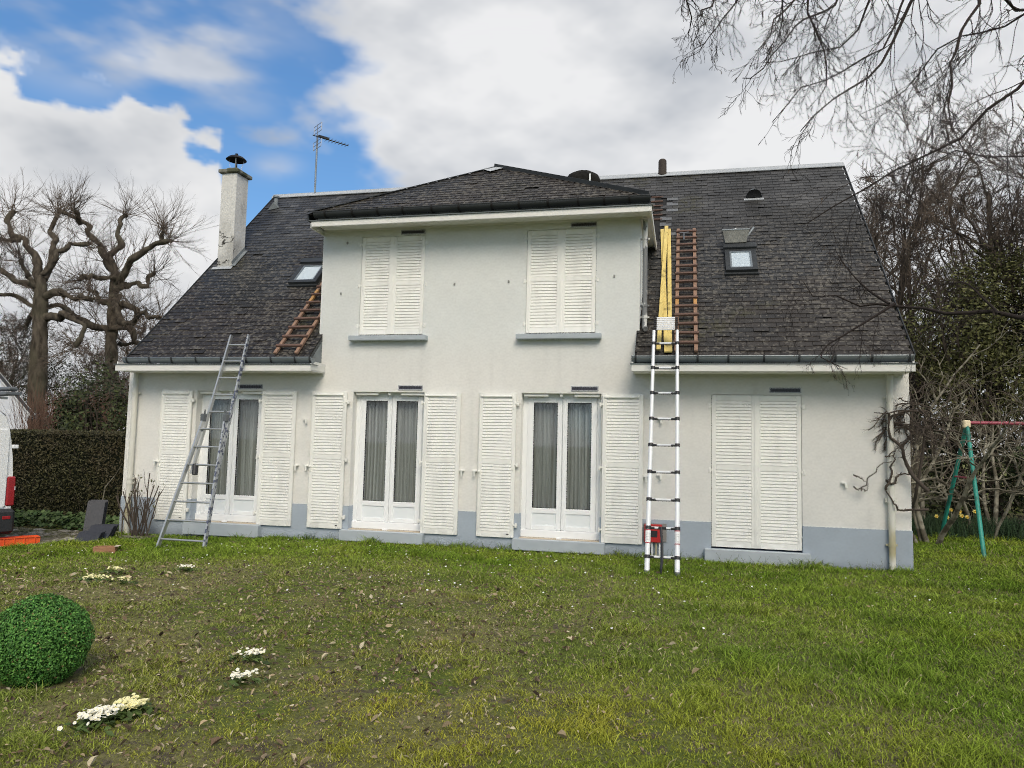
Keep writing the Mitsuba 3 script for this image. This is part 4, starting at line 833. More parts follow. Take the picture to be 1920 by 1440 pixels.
VINE = [
    [(5.92,-0.13,0.87),(5.72,-0.13,0.85),(5.65,-0.13,0.83),(5.53,-0.13,0.87),(5.46,-0.13,1.00),(5.39,-0.13,1.12)],
    [(5.39,-0.13,1.12),(5.44,-0.13,1.29),(5.48,-0.13,1.51),(5.51,-0.13,1.62)],
    [(5.40,-0.13,1.25),(5.49,-0.13,1.20),(5.56,-0.13,1.31),(5.71,-0.13,1.35)],
    [(5.92,-0.13,1.12),(5.71,-0.13,1.35),(5.64,-0.13,1.55),(5.61,-0.13,1.70),(5.50,-0.13,1.79),(5.45,-0.13,1.93),(5.45,-0.13,2.17)],
    [(5.39,-0.13,1.58),(5.50,-0.13,1.64),(5.55,-0.13,1.69)],
    [(5.08,-0.13,1.09),(5.15,-0.13,1.22),(5.24,-0.13,1.36),(5.36,-0.13,1.47),(5.48,-0.13,1.51)],
    [(4.98,-0.13,1.31),(5.14,-0.13,1.22)],
    [(4.98,-0.13,1.15),(5.11,-0.13,1.09),(5.17,-0.13,1.20)],
    [(5.61,-0.13,1.70),(5.70,-0.13,1.84),(5.84,-0.13,1.98),(5.94,-0.13,2.18)],
    [(5.45,-0.13,2.08),(5.67,-0.13,2.21),(5.88,-0.13,2.20),(6.01,-0.13,2.03)],
]
BIRCH_LOW = [
    [(6.21,-2.50,3.05),(6.00,-2.40,3.15),(5.76,-2.30,3.17),(5.42,-2.21,3.24),(5.29,-2.11,3.27),(4.94,-2.01,3.34),(4.67,-1.91,3.37),(4.31,-1.81,3.56),(4.11,-1.72,3.71)],
    [(5.97,-2.50,3.14),(5.89,-2.34,3.33),(5.71,-2.18,3.56),(5.42,-2.02,3.56)],
    [(4.95,-2.50,3.27),(4.71,-2.59,3.11),(4.39,-2.69,2.90),(4.16,-2.78,2.74),(4.11,-2.87,2.63),(4.18,-2.97,2.57),(4.34,-3.06,2.48)],
    [(4.89,-2.50,3.27),(4.66,-2.28,3.54),(4.42,-2.07,4.00)],
]
BIRCH_HIGH = [
    [(5.63,-5.00,4.90),(5.12,-5.36,4.97),(4.75,-5.73,4.92)],
    [(4.96,-5.00,5.24),(4.77,-5.18,4.89),(4.64,-5.36,4.54),(4.56,-5.55,4.16),(4.52,-5.73,3.89)],
    [(4.49,-5.00,5.32),(4.33,-5.05,5.00),(4.18,-5.11,4.69),(3.96,-5.16,4.53),(3.77,-5.22,4.37),(3.57,-5.27,4.16)],
    [(4.17,-5.00,5.34),(4.03,-4.74,5.14),(3.81,-4.49,5.19),(3.41,-4.23,5.29)],
    [(5.29,-5.00,5.09),(5.13,-4.84,5.07),(5.03,-4.68,5.15),(4.76,-4.52,5.09),(4.62,-4.36,4.90),(4.25,-4.20,4.73)],
    [(3.92,-5.00,5.38),(3.65,-5.17,5.18),(3.40,-5.34,4.82),(3.20,-5.51,4.52),(3.10,-5.68,4.44)],
    [(3.59,-5.00,5.46),(3.37,-5.37,5.07),(3.24,-5.75,4.61)],
    [(3.10,-5.00,5.48),(2.97,-5.07,5.26),(2.74,-5.15,4.99)],
    [(2.95,-5.00,5.55),(2.82,-5.28,5.24),(2.77,-5.55,5.05)],
    [(2.69,-5.00,5.58),(2.71,-4.71,5.53),(2.70,-4.41,5.50)],
    [(3.47,-5.00,5.48),(3.52,-4.63,5.45),(3.56,-4.27,5.44)],
    [(3.67,-5.00,5.45),(3.74,-5.07,5.06),(3.81,-5.13,4.68),(3.63,-5.20,4.36)],
    [(4.33,-5.00,5.03),(4.15,-4.99,4.86),(3.91,-4.98,4.78),(3.56,-4.98,4.59),(3.39,-4.97,4.38)],
    [(5.27,-5.00,4.54),(5.00,-4.97,4.33),(4.75,-4.94,4.10),(4.36,-4.91,3.92),(3.96,-4.88,3.72),(3.68,-4.85,3.53)],
    [(5.35,-5.00,3.94),(4.87,-4.95,3.99),(4.76,-4.90,4.08),(4.51,-4.86,3.93),(4.11,-4.81,3.92)],
]

# ------------------------------------------------------------------ woody plants
def twig_cloud(P, R, levels):
    out = [(P, R)]
    for a in levels: out.append(grow(*out[-1], **a))
    return out
def merge(groups, sides=3):
    v, f, n = [], [], 0
    for P, R in groups:
        a, b = tubes(P, R, sides); v.append(a); f.append(b+n); n += len(a)
    return np.vstack(v), np.vstack(f)
def knob(mb, a, f):
    v, ff = mb.vf(); return (v+(meshkit.fbm(v[:, None, :]*np.array([f, f, f*.7])+np.array([[0, 0, 0], [31, 7, 3], [5, 51, 13]])[None], 3, 3)-.5)*a, ff)
def pollard(polys, base, r0, label, seed):
    global rng; rng = np.random.default_rng(seed)
    t = thing('pollarded_tree', label, 'tree', 'pollarded trees beyond the hedge')
    top_ = V(*polys[0][-1])+V(0, 0, .25); tr = resample([base]+list(polys[0])+[top_], 46); rr = np.interp(np.linspace(0, 1, 46), [0, .08, .6, .95, 1], [r0*1.5, r0*1.08, r0*.92, r0*.7, r0*.35])
    put('trunk', knob(MB().tube(tr, rr, 18), .14, 2.4), 'bark', t, smooth=True)
    Ps, Rs = [], []
    for i, pl in enumerate(polys[1:]):
        K = 10; k0 = V(*pl[0]); j = np.argmin(np.abs(tr[:, 2]-k0[2]+.25)); pl = [tr[j]]+list(pl) if np.linalg.norm(tr[j][:2]-k0[:2]) < .9 else pl; q = resample(pl, K); ln = np.linalg.norm(np.diff(q, axis=0), axis=1).sum(); q[1:-1] += rng.normal(size=(K-2, 3))*.035*min(ln, 2)
        st = min(.145, .058+.027*ln); r = np.linspace(st, .055 if ln > 1.2 else .036, K)*(1+.16*rng.normal(size=K)); r[-2:] *= 1.3
        qq = resample(q, 34); rq = np.interp(np.linspace(0, 1, 34), np.linspace(0, 1, K), r)*(1+.20*rng.random(34)); put('limb', knob(MB().tube(qq, rq, 10), .08, 4.5), 'bark', t, smooth=True); Ps.append(q); Rs.append(r)
    Ps, Rs = np.array(Ps), np.array(Rs)
    # radiating shoots from every pollard head, short shoots along the limbs
    G = []
    for q in Ps:
        n = 30; p0 = q[-1]+rng.normal(size=(n, 3))*.09; out = unit(q[-1]-q[-3]); d = rdir(n)+out*.55+V(0, 0, .25); d /= np.linalg.norm(d, axis=1, keepdims=True)
        G.append(shoot(p0, d, rng.uniform(.7, 2.0, n), np.full(n, .013), 6, .09, .03))
    hd_ = tuple(np.concatenate([g[k] for g in G]) for k in (0, 1))
    l1 = grow(*hd_, per=4, ratio=.42, spread=.5, up=.12, K=4, thin=.6, tip=.4)
    l2 = grow(*l1, per=2, ratio=.55, spread=.6, up=.05, K=3, thin=.7, tip=.5)
    e1 = grow(Ps, Rs, per=18, ratio=.36, spread=.9, up=.35, K=5, thin=.16, tmin=.05, lmin=.5)
    e2 = grow(*e1, per=5, ratio=.5, spread=.7, up=.15, K=4, thin=.6, tip=.4); e3 = grow(*e2, per=2, ratio=.6, spread=.7, up=.05, K=3, thin=.8, tip=.5)
    put('twigs', merge([hd_, l1, l2, e1, e2, e3]), 'twig', t, kind='stuff')
pollard(POLLARD_A, (-19.5, 14, -.3), .26, 'tall pollarded tree with knobbly limbs nearest the chimney', 21)
pollard(POLLARD_B, (-20.95, 12, -.3), .32, 'pollarded tree with a thick trunk at the far left edge', 22)

def bare_tree(name, x, y, h, seed, label, cat, group, m='twig', r=.14, lean=0., dens=1.0, forks=9, tw=.0050, nd=5):
    global rng; rng = np.random.default_rng(seed)
    t = thing(name, label, cat, group)
    P, R = shoot(V(x, y, float(gz(x, y))-.1)[None], unit((lean, 0, 1))[None], np.array([h*.72]), np.array([r]), 9, .05, .04, .25)
    a = grow(P, R, per=forks, ratio=.60, spread=.95, up=.32, K=9, tmin=.16, wob=.19, thin=.62, tip=.3)
    b = grow(*a, per=int(10*dens), ratio=.58, spread=1.0, up=.15, K=7, wob=.24, thin=.55, tip=.35)
    c = grow(*b, per=int(8*dens), ratio=.50, spread=.8, up=.10, K=4, wob=.2, thin=.6, tip=.4)
    d = grow(*c, per=nd, ratio=.60, spread=.8, up=.05, K=3, wob=.2, thin=.75, tip=.5, lmin=.12)
    d = (d[0], np.maximum(d[1], tw)); c = (c[0], np.maximum(c[1], tw*1.45))
    put('trunk', merge([(P, R), a], 7), 'bark', t, smooth=True); put('branches', merge([b], 4), m, t, kind='stuff'); put('twigs', merge([c, d]), m, t, kind='stuff')
WOOD = [(6.8, 13.2, 10.0, 'rises behind the right end of the ridge'), (8.6, 11.0, 10.8, 'stands just right of the roof edge'), (10.3, 9.6, 11.6, 'stands above the swing frame'), (12.2, 11.2, 12.6, 'stands at the right edge of the wood'),
        (9.6, 14.6, 12.2, 'stands deep in the wood right of the house'), (7.7, 8.6, 7.6, 'is the low one close behind the house corner'), (14.2, 9.0, 12.0, 'is the outermost one on the right'), (11.2, 8.2, 9.2, 'leans out behind the red swing bar'), (9.0, 9.0, 8.4, 'tangles with the ivy clad one'), (7.2, 10.6, 9.4, 'fills the gap beside the roof verge'), (12.6, 8.0, 10.2, 'reaches across the upper right edge')]
for i, (x, y, h, lb) in enumerate(WOOD):
    bare_tree('bare_tree', x, y, h, 40+i, 'bare tangled tree that '+lb, 'tree', 'bare trees right of the house', 'dark_twig' if i % 2 else 'twig', .10+.008*h*.6, rng.uniform(-.08, .08), 1.0, tw=.0054, nd=4)
for i, (x, y, h, lb) in enumerate([(-26, 24, 9.5, 'behind the left pollarded tree'), (-31.5, 27, 9.0, 'between the two pollarded trunks'), (-22.5, 24, 7.2, 'right of the pollarded trees, low behind the roof'), (-34, 22, 8.8, 'at the far left edge')]):
    bare_tree('distant_bare_tree', x, y, h, 60+i, 'hazy bare tree %s' % lb, 'tree', 'distant bare trees at the left', 'far_twig', .15, 0, 1.0, tw=.009)
def curly_shrub(x, y, h, seed, label, n=5):
    global rng; rng = np.random.default_rng(seed)
    t = thing('bare_shrub', label, 'shrub', 'lichen grey shrubs right of the house')
    d = rdir(n)*V(.55, .55, 0)+V(0, 0, 1); d /= np.linalg.norm(d, axis=1, keepdims=True)
    P, R = shoot(np.tile(V(x, y, -.08), (n, 1))+rng.normal(size=(n, 3))*V(.18, .18, 0), d, rng.uniform(.75, 1.1, n)*h, rng.uniform(.03, .055, n), 12, .15, .0, .3)
    a = grow(P, R, per=7, ratio=.5, spread=.95, up=.05, K=9, wob=.26, thin=.5, tip=.35); b = grow(*a, per=6, ratio=.55, spread=.9, up=.1, K=7, wob=.28, thin=.6, tip=.4); c = grow(*b, per=4, ratio=.5, spread=.9, up=0, K=4, wob=.2, thin=.7, tip=.5)
    put('stems', merge([(P, R)], 7), 'grey_twig', t, smooth=True); put('branches', merge([a, b], 4), 'grey_twig', t, kind='stuff'); put('twigs', merge([c]), 'twig', t, kind='stuff')
curly_shrub(6.95, 3.9, 3.2, 71, 'grey curling bare shrub close to the house corner'); curly_shrub(8.5, 5.4, 3.7, 72, 'grey curling bare shrub behind the swing frame'); curly_shrub(9.9, 5.0, 3.4, 73, 'grey curling bare shrub at the right edge behind the swing bar')
curly_shrub(7.6, 6.6, 4.2, 74, 'taller grey curling bare shrub in the shade behind the swing')

# leafy masses
def leafcol(n, c1, c2, seed, j=.25):
    g = np.random.default_rng(seed); t = g.random((n, 1)); return (np.array(c1)*(1-t)+np.array(c2)*t)*(1+j*g.normal(size=(n, 1))).clip(.4, 1.8)
def blob(blobs, n, seed, thin=.35, flat=.0):
    """points near the surface of lumpy ellipsoids, in clumps"""
    g = np.random.default_rng(seed); out = []
    vol = np.array([b[3]*b[4]*b[5] for b in blobs])**.67; vol /= vol.sum()
    for (x, y, z, a, b, c), share in zip(blobs, vol):
        m = int(n*share); k = max(8, m//45); cl = g.normal(size=(k, 3)); cl /= np.linalg.norm(cl, axis=1, keepdims=True); cl *= (1-thin*g.random((k, 1))**1.5)
        p = cl[g.integers(0, k, m)]+g.normal(size=(m, 3))*.13
        q = p*V(a, b, c)+V(x, y, z); q = q[q[:, 2] > 0.0]; out.append(q)
    return np.vstack(out)
def leafy(name, blobs, n, size, c1, c2, seed, label, cat, group=None, aspect=.5, core=.72, nstem=10, stem='dark_twig'):
    global rng; rng = np.random.default_rng(seed)
    t = thing(name, label, cat, group); C = blob(blobs, n, seed); cen = np.array([b[:3] for b in blobs]).mean(0)
    nn = C-cen; nn /= np.linalg.norm(nn, axis=1, keepdims=True)+1e-6; nn = nn*.7+V(0, -.1, .55)
    v, f = leaves(C, size*rng.uniform(.7, 1.3, len(C)), aspect, nn, .9, .12)
    put('foliage', (v, f), 'leaf', t, smooth=True, color=np.repeat(leafcol(len(C), c1, c2, seed), 4, 0), kind='stuff')
    P, R = [], []
    for b in blobs:
        m = nstem; p0 = np.tile(V(b[0], b[1], max(0., b[2]-b[5])-.05), (m, 1))+rng.normal(size=(m, 3))*V(b[3], b[4], 0)*.15; d = rdir(m)*V(b[3], b[4], .2)*.5+V(0, 0, b[5]*1.2); d /= np.linalg.norm(d, axis=1, keepdims=True)
        q, r = shoot(p0, d, np.full(m, b[5]*1.75), np.full(m, .022), 7, .12, 0, .3); P.append(q); R.append(r)
    P, R = np.vstack(P), np.vstack(R); a = grow(P, R, per=5, ratio=.4, spread=.8, up=.1, K=5)
    put('stems', merge([(P, R), a], 4), stem, t)
    return t
olive, olive2 = (.046, .055, .018), (.112, .114, .040)
leafy('ivy_clad_tree', [(8.75, 7.4, 4.5, 1.05, 1.0, 1.45), (9.9, 7.7, 4.9, 1.2, 1.1, 1.4), (11.3, 7.6, 4.4, 1.3, 1.1, 1.6), (9.3, 7.4, 3.2, 1.2, .9, 1.1)], 26000, .085, olive, olive2, 81, 'olive green ivy clad tree right of the roof edge', 'tree')
leafy('dark_evergreen', [(7.9, 8.4, 1.6, 1.3, .9, 1.8), (9.6, 8.6, 1.8, 1.5, .9, 2.0), (11.6, 8.4, 1.9, 1.6, .9, 2.2), (6.4, 9.4, 1.6, 1.2, .8, 2.0)], 17000, .10, (.018, .026, .011), (.042, .054, .022), 82, 'dark evergreen thicket at the bottom of the wood behind the swing', 'shrub')
leafy('woodland_undergrowth', [(8.5, 17, 2.2, 3.4, 1.2, 2.8), (14, 16, 2.4, 4, 1.2, 3.2), (20, 14, 2.6, 4, 1.2, 3.4)], 12000, .26, (.030, .030, .018), (.060, .056, .034), 80, 'dim brown green undergrowth at the back of the wood', 'shrubs')
leafy('laurel_shrub', [(10.15, 6.2, 1.25, .75, .65, .95), (10.9, 6.4, 1.1, .9, .7, 1.1)], 5200, .11, (.018, .032, .010), (.050, .070, .022), 83, 'glossy dark green laurel at the right edge under the red swing bar', 'shrub')
leafy('low_shrub', [(9.65, 5.6, .30, .55, .45, .38), (10.5, 5.5, .33, .6, .5, .42)], 5000, .045, (.050, .048, .036), (.085, .075, .062), 84, 'low grey purple shrub at the foot of the laurel', 'shrub')
leafy('evergreen_shrub', [(-12.3, 5.2, 1.9, 1.0, .9, 1.6), (-13.0, 5.5, 1.4, .8, .8, 1.2)], 7500, .11, (.016, .026, .009), (.050, .062, .018), 85, 'dark green laurel rising behind the hedge at the left corner of the house', 'shrub')
leafy('dark_conifer', [(-22.3, 14.2, 3.0, 1.8, 1.0, 2.0), (-19.5, 12.6, 1.7, 1.6, 1., 1.7), (-25.8, 15.2, 4.0, 2.4, 1., 2.6)], 15000, .12, (.014, .018, .009), (.036, .040, .018), 86, 'dark brownish conifer mass behind the neighbouring gable', 'tree', aspect=.25)
# red stemmed bush
rng = np.random.default_rng(87)
t = thing('red_stemmed_bush', 'leafless bush of upright reddish brown twigs above the hedge', 'shrub'); n = 520
p0 = np.stack([rng.uniform(-16.6, -14.2, n), rng.uniform(7.2, 9.0, n), np.full(n, .1)], 1); d = rdir(n)*V(.30, .3, 0)+V(0, 0, 1); d /= np.linalg.norm(d, axis=1, keepdims=True)
P, R = shoot(p0, d, rng.uniform(2.0, 2.9, n), np.full(n, .014), 6, .06, .05, .4); a = grow(P, R, per=5, ratio=.35, spread=.45, up=.3, K=4, thin=.7)
put('stems', merge([(P, R), a]), 'red_twig', t, kind='stuff')

# clipped hedge
rng = np.random.default_rng(88)
h0, h1, hy, hz = -20.0, -6.98, 2.0, 1.70
hg = thing('hedge', 'dark brown green clipped hedge running left from the house corner', 'hedge')
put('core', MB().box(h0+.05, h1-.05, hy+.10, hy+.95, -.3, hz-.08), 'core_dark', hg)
n = 52000; u = rng.random(n); C = np.where((u < .72)[:, None], np.stack([rng.uniform(h0, h1, n), hy+.09*rng.random(n)**1.5*np.sign(rng.random(n)-.1), rng.uniform(-.25, hz, n)], 1), np.stack([rng.uniform(h0, h1, n), rng.uniform(hy, hy+1.05, n), hz-.09*rng.random(n)**1.5], 1))
C += (meshkit.fbm(C*1.7, 3, 4)-.5)[:, None]*V(0, .22, .10); C = C[(meshkit.fbm(C*5, 2, 9) > .24)]
v, f = leaves(C, .055*rng.uniform(.6, 1.5, len(C)), .34, np.where((C[:, 2] > hz-.12)[:, None], V(0, -.3, .8), V(0, -.8, .35)), .9)
hc = leafcol(len(C), (.026, .028, .011), (.072, .068, .027), 3); br = meshkit.fbm(C*.9, 3, 12)[:, None]; hc = hc*(1-ss(.45, .65, br)*.6)+np.array([.070, .054, .028])*ss(.45, .65, br)*.6
put('foliage', (v, f), 'leaf', hg, smooth=True, color=np.repeat(hc, 4, 0), kind='stuff')
n = 900; p0 = np.stack([rng.uniform(h0, h1, n), np.full(n, hy+.1), rng.uniform(0, hz, n)], 1); d = rdir(n)*.5+V(0, -.6, .7); d /= np.linalg.norm(d, axis=1, keepdims=True)
put('twigs', merge([shoot(p0, d, rng.uniform(.1, .25, n), np.full(n, .005), 3)]), 'twig', hg, kind='stuff')
put('bare_stick', MB().tube([(-9.02, 1.93, .25), (-8.95, 1.9, .55), (-8.70, 1.88, .82), (-8.55, 1.87, 1.05)], [.012, .011, .009, .006], 6), 'grey_twig', hg)
# broad leaved ground cover under the hedge
n = 2600; C = np.stack([rng.uniform(-14, -7.0, n), rng.uniform(1.05, 1.95, n), np.zeros(n)], 1); C[:, 1] += .25*(meshkit.fbm(C*2, 2, 1)-.5); C[:, 2] = lawn_z(C[:, 0], C[:, 1])+rng.uniform(.03, .24, n)*ss(.9, 1.3, C[:, 1])+.02
v, f = leaves(C, .115*rng.uniform(.6, 1.3, n), .75, np.tile(V(0, -.35, .9), (n, 1)), .6, .12)
k = put('ground_cover', (v, f), 'leaf', None, smooth=True, color=np.repeat(leafcol(n, (.030, .060, .016), (.080, .120, .040), 6), 4, 0)); lab(k, 'strip of low broad leaved green plants along the foot of the hedge', 'plants', kind='stuff')

# pruned shrub at the left corner of the house
rng = np.random.default_rng(89)
t = thing('pruned_shrub', 'pruned shrub of bare upright stems before the left downpipe', 'shrub'); n = 20
p0 = np.tile(V(-6.22, -.42, float(gz(-6.2, -.4))), (n, 1))+rng.normal(size=(n, 3))*V(.13, .07, 0); d = rdir(n)*V(.5, .35, 0)+V(0, 0, 1); d /= np.linalg.norm(d, axis=1, keepdims=True)
P, R = shoot(p0, d, rng.uniform(.5, 1.12, n), np.full(n, .012), 7, .07, .05, .7); a = grow(P, R, per=2, ratio=.4, spread=.6, up=.3, K=4, thin=.6)
put('stems', merge([(P, R), a], 6), 'dark_twig', t)
n = 34; idx = rng.integers(0, len(a[0]), n); v, f = leaves(a[0][idx, -1]+rng.normal(size=(n, 3))*.02, .06, .5); put('leaves', (v, f), 'leaf', t, smooth=True, color=np.repeat(leafcol(n, (.06, .075, .03), (.11, .10, .05), 2), 4, 0))
n = 120; p0 = np.stack([rng.normal(-6.05, .28, n), rng.normal(-.52, .10, n), np.zeros(n)], 1); p0[:, 2] = lawn_z(p0[:, 0], p0[:, 1])+.03; d = rdir(n)*V(1, 1, .2); P, R = shoot(p0, d, rng.uniform(.05, .28, n), np.full(n, .006), 3)
k = put('prunings', merge([(P, R)], 4), 'grey_twig'); lab(k, 'scatter of pale cut twigs at the foot of the pruned shrub', 'twigs', kind='stuff')

# climber on the right corner
rng = np.random.default_rng(90)
t = thing('climber', 'leafless tangled climber on the right corner of the house over the downpipe', 'plant')
Q = [resample(p, 12)+np.r_[np.zeros((1, 3)), rng.normal(size=(10, 3))*V(.012, .02, .012), np.zeros((1, 3))] for p in VINE]
Q.append(resample([(5.92, 1.0, -.1), (5.91, .8, .5), (5.86, .4, .85), (5.83, .05, 1.12), (5.9, .0, 1.6), (5.95, .05, 2.1)], 12))
Q = np.array(Q); R = np.array([np.linspace(.018 if i not in (3, 10) else .030, .008 if i not in (3, 10) else .015, 12) for i in range(len(Q))]); R[4:8] *= .55
put('stems', merge([(Q, R)], 7), 'dark_twig', t, smooth=True)
m = 46; cen = np.stack([rng.uniform(5.42, 6.25, m), rng.uniform(-.28, .25, m), rng.normal(2.08, .13, m)], 1); P, R = shoot(cen, rdir(m)*V(1, .5, .8), rng.uniform(.3, .8, m), np.full(m, .011), 8, .3, -.06, .5)
P[:, :, 1] = np.where((P[:, :, 0] < 5.75), np.minimum(P[:, :, 1], -.03), P[:, :, 1]); a = grow(P, R, per=5, ratio=.40, spread=.9, up=-.1, K=5, wob=.25, thin=.75); b = grow(*a, per=2, ratio=.5, spread=.9, up=0, K=3, thin=.8)
e = grow(Q[:4], np.full((4, 12), .009), per=12, ratio=.10, spread=1.2, up=.1, K=3, lmin=.05)
for z in (a, b, e): z[0][:, :, 1] = np.where(z[0][:, :, 0] < 5.76, np.minimum(z[0][:, :, 1], -.02), z[0][:, :, 1])
put('twigs', merge([(P, R), a, b, e], 4), 'dark_twig', t, kind='stuff')

# birch hanging in from the right, trunk outside the frame
rng = np.random.default_rng(91)
t = thing('birch_tree', 'birch whose thin hanging catkin twigs reach in from the upper right corner', 'tree')
put('trunk', MB().tube([(7.75, -4.0, -.2), (7.7, -4.0, 1.5), (7.6, -3.9, 3.2), (7.65, -4.0, 5.2), (7.6, -4.1, 8.0)], [.20, .17, .14, .11, .05], 14), 'bark', t, smooth=True)
main = resample([(7.65, -4.0, 4.1), (6.9, -4.6, 5.0), (6.0, -4.9, 5.85), (5.0, -5.0, 6.2), (3.8, -5.0, 6.15), (2.6, -4.9, 5.95)], 26)
low = resample([(7.62, -3.9, 2.8)]+list(BIRCH_LOW[0]), 20)
put('limb', MB().tube(main, np.linspace(.085, .02, 26), 9), 'bark', t, smooth=True); low[3:-1] += rng.normal(size=(16, 3))*.035; put('limb', MB().tube(low, np.linspace(.042, .005, 20), 8), 'birch_twig', t, smooth=True)
Qs, Rs_ = [], []
for i, pl in enumerate(BIRCH_HIGH):
    p = V(*pl[0]); j = np.argmin(np.linalg.norm(main-p, axis=1)-.25*(main[:, 0] > p[0])); q = [main[j]]+list(pl) if np.linalg.norm(main[j]-p) > .1 else pl
    q = resample(q, 14); q[1:-1] += rng.normal(size=(12, 3))*.015; Qs.append(q); Rs_.append(np.linspace(.034 if i in (0,) else .012, .0034, 14) if i not in (1, 2, 13) else np.linspace(.019, .004, 14))
for pl in BIRCH_LOW[1:]: Qs.append(resample(pl, 14)); Rs_.append(np.linspace(.016, .0035, 14))
Qs.append(resample(low, 14)); Rs_.append(np.linspace(.01, .004, 14))
Qs, Rs_ = np.array(Qs), np.array(Rs_)
put('branches', merge([(Qs[:-1], Rs_[:-1])], 6), 'birch_twig', t, smooth=True, kind='stuff')
a = grow(Qs, Rs_, per=12, ratio=.38, spread=.85, up=-.34, K=10, tmin=.15, wob=.19, thin=.34, tip=.55, lmin=.3)
b = grow(*a, per=5, ratio=.45, spread=.85, up=-.26, K=6, wob=.22, thin=.75, tip=.6, lmin=.10); c = grow(*b, per=2, ratio=.4, spread=.8, up=-.2, K=3, thin=.9, tip=.7, lmin=.04)
for g in (a, b, c): g[1][:] = np.maximum(g[1]*.8, .0015)
put('twigs', merge([a, b, c]), 'birch_twig', t, kind='stuff')
m = 210; idx = rng.integers(0, len(b[0]), m); p0 = b[0][idx, -1]; P, R = shoot(p0, rdir(m)*V(.5, .5, .5)+V(0, 0, -.8), rng.uniform(.025, .045, m), np.full(m, .0036), 3, .1, 0, .8)
put('catkins', merge([(P, R)], 5), 'twig', t, kind='stuff')

# ------------------------------------------------------------------ lawn
rng = np.random.default_rng(92)
def lawn_zone(x, y):
    """0 lush green .. 1 worn, mossy and littered with leaves; second value yellow moss"""
    q = np.stack([x, y, 0*x], -1); n1 = meshkit.fbm(q*.55, 3, 21); n2 = meshkit.fbm(q*1.9, 3, 22)
    worn = np.exp(-(((x+1.0)/3.3)**2+((y+4.9)/2.3)**2)**1.2)*1.05+.75*(n1-.5)+.5*(n2-.5)
    worn += .35*ss(2.6, .2, x)*ss(-2.0, -3.2, y)-.35*ss(-1.6, -.6, y)
    moss = np.exp(-(((x-1.5)/1.9)**2+((y+7.3)/1.6)**2))*.9+1.1*(meshkit.fbm(q*1.3+7, 3, 23)-.5)
    return np.clip(worn, 0, 1), np.clip(moss, 0, 1)
def field(n, y0, y1, pow_=1.0):
    y = y0+(y1-y0)*rng.random(n)**pow_; D = y-CAM[1]
    x = CAM[0]+(-1.13*D-2.0)+(1.13*D+2.0+.47*D+1.6)*rng.random(n)
    return x, y
BX, BY = -1.43, -7.20
def outside(x, y):
    inh = (x > XL-.02) & (x < XR+.02) & (y > -.02); st_ = np.zeros(len(x), bool)
    for a, b in ((-5.60, -4.18), (-2.73, -1.315), (.127, 1.533), (2.975, 4.418)): st_ |= (x > a) & (x < b) & (y > -.14)
    return ~inh & ~st_ & ~shapely.contains_xy(dp, x, y) & ((x-BX)**2+(y-BY)**2 > .26**2) & ~((y > 1.0) & (x < -6.9))
G = [field(200000, -9.0, -6.4, 1.15), field(175000, -6.4, -3.2), field(145000, -3.2, .05)]
xx = rng.uniform(5.75, 12, 42000); yy = rng.uniform(0, 7, 42000); G.append((xx, yy))
m_ = 240; tx, ty = field(m_, -8.6, -.3); kx = np.repeat(tx, 46)+rng.normal(size=m_*46)*.035; ky = np.repeat(ty, 46)+rng.normal(size=m_*46)*.035; keep_ = np.repeat((tx > 1.2) | (rng.random(m_) < .35), 46); G.append((kx[keep_], ky[keep_])); ntuft = int(keep_.sum())
x, y = np.concatenate([g[0] for g in G]), np.concatenate([g[1] for g in G]); istuft = np.r_[np.zeros(len(x)-ntuft, bool), np.ones(ntuft, bool)]
ok = outside(x, y); x, y = x[ok], y[ok]; istuft = istuft[ok]; worn, moss = lawn_zone(x, y)
tuft = meshkit.fbm(np.stack([x*3.2, y*3.2, 0*x], -1), 3, 31); ok = rng.random(len(x)) < np.clip(1.12-.62*worn+.5*(tuft-.5), .25, 1); ok |= istuft; x, y, worn, moss, tuft, istuft = x[ok], y[ok], worn[ok], moss[ok], tuft[ok], istuft[ok]
n = len(x); D = np.hypot(x-CAM[0], y-CAM[1])
hgt = (.018+.026*(1-worn)+.075*ss(.55, .80, tuft)*(1-.5*worn))*rng.uniform(.55, 1.45, n)*np.where(moss > .45, .62, 1); wid = (.0024+.00062*D)*rng.uniform(.7, 1.4, n)
hgt = np.where(istuft, rng.uniform(.04, .08, n), hgt*np.where(D < 5.5, .66, .82))
nearwall = (y > -.22) & (y < 0.05) & (x > -6) & (x < 5.8); hgt[nearwall] *= 1.15
th = rng.uniform(0, 2*math.pi, n); ln = rng.uniform(.45, 1.5, n)*hgt; ld = rng.uniform(0, 2*math.pi, n)+.8
base = np.stack([x, y, lawn_z(x, y)-.004], 1); sd_ = np.stack([np.cos(th), np.sin(th), 0*th], 1)*wid[:, None]; le = np.stack([np.cos(ld), np.sin(ld), 0*ld], 1)*ln[:, None]
midp = base+le*.35+V(0, 0, 1)*(hgt*.62)[:, None]; tipp = base+le+V(0, 0, 1)*hgt[:, None]
vv = np.stack([base-sd_/2, base+sd_/2, midp+sd_*.38, midp-sd_*.38, tipp], 1).reshape(-1, 3); ff = ((np.arange(n)*5)[:, None, None]+np.array([[0, 1, 2], [0, 2, 3], [3, 2, 4]])[None]).reshape(-1, 3)
g1, g2, br_, ym, straw = np.array([.104, .186, .016]), np.array([.215, .290, .040]), np.array([.235, .240, .076]), np.array([.360, .335, .044]), np.array([.44, .39, .23])
r = rng.random((n, 1)); pat = ss(.3, .7, meshkit.fbm(np.stack([x*.8, y*.8, 0*x+4], -1), 3, 41))[:, None]
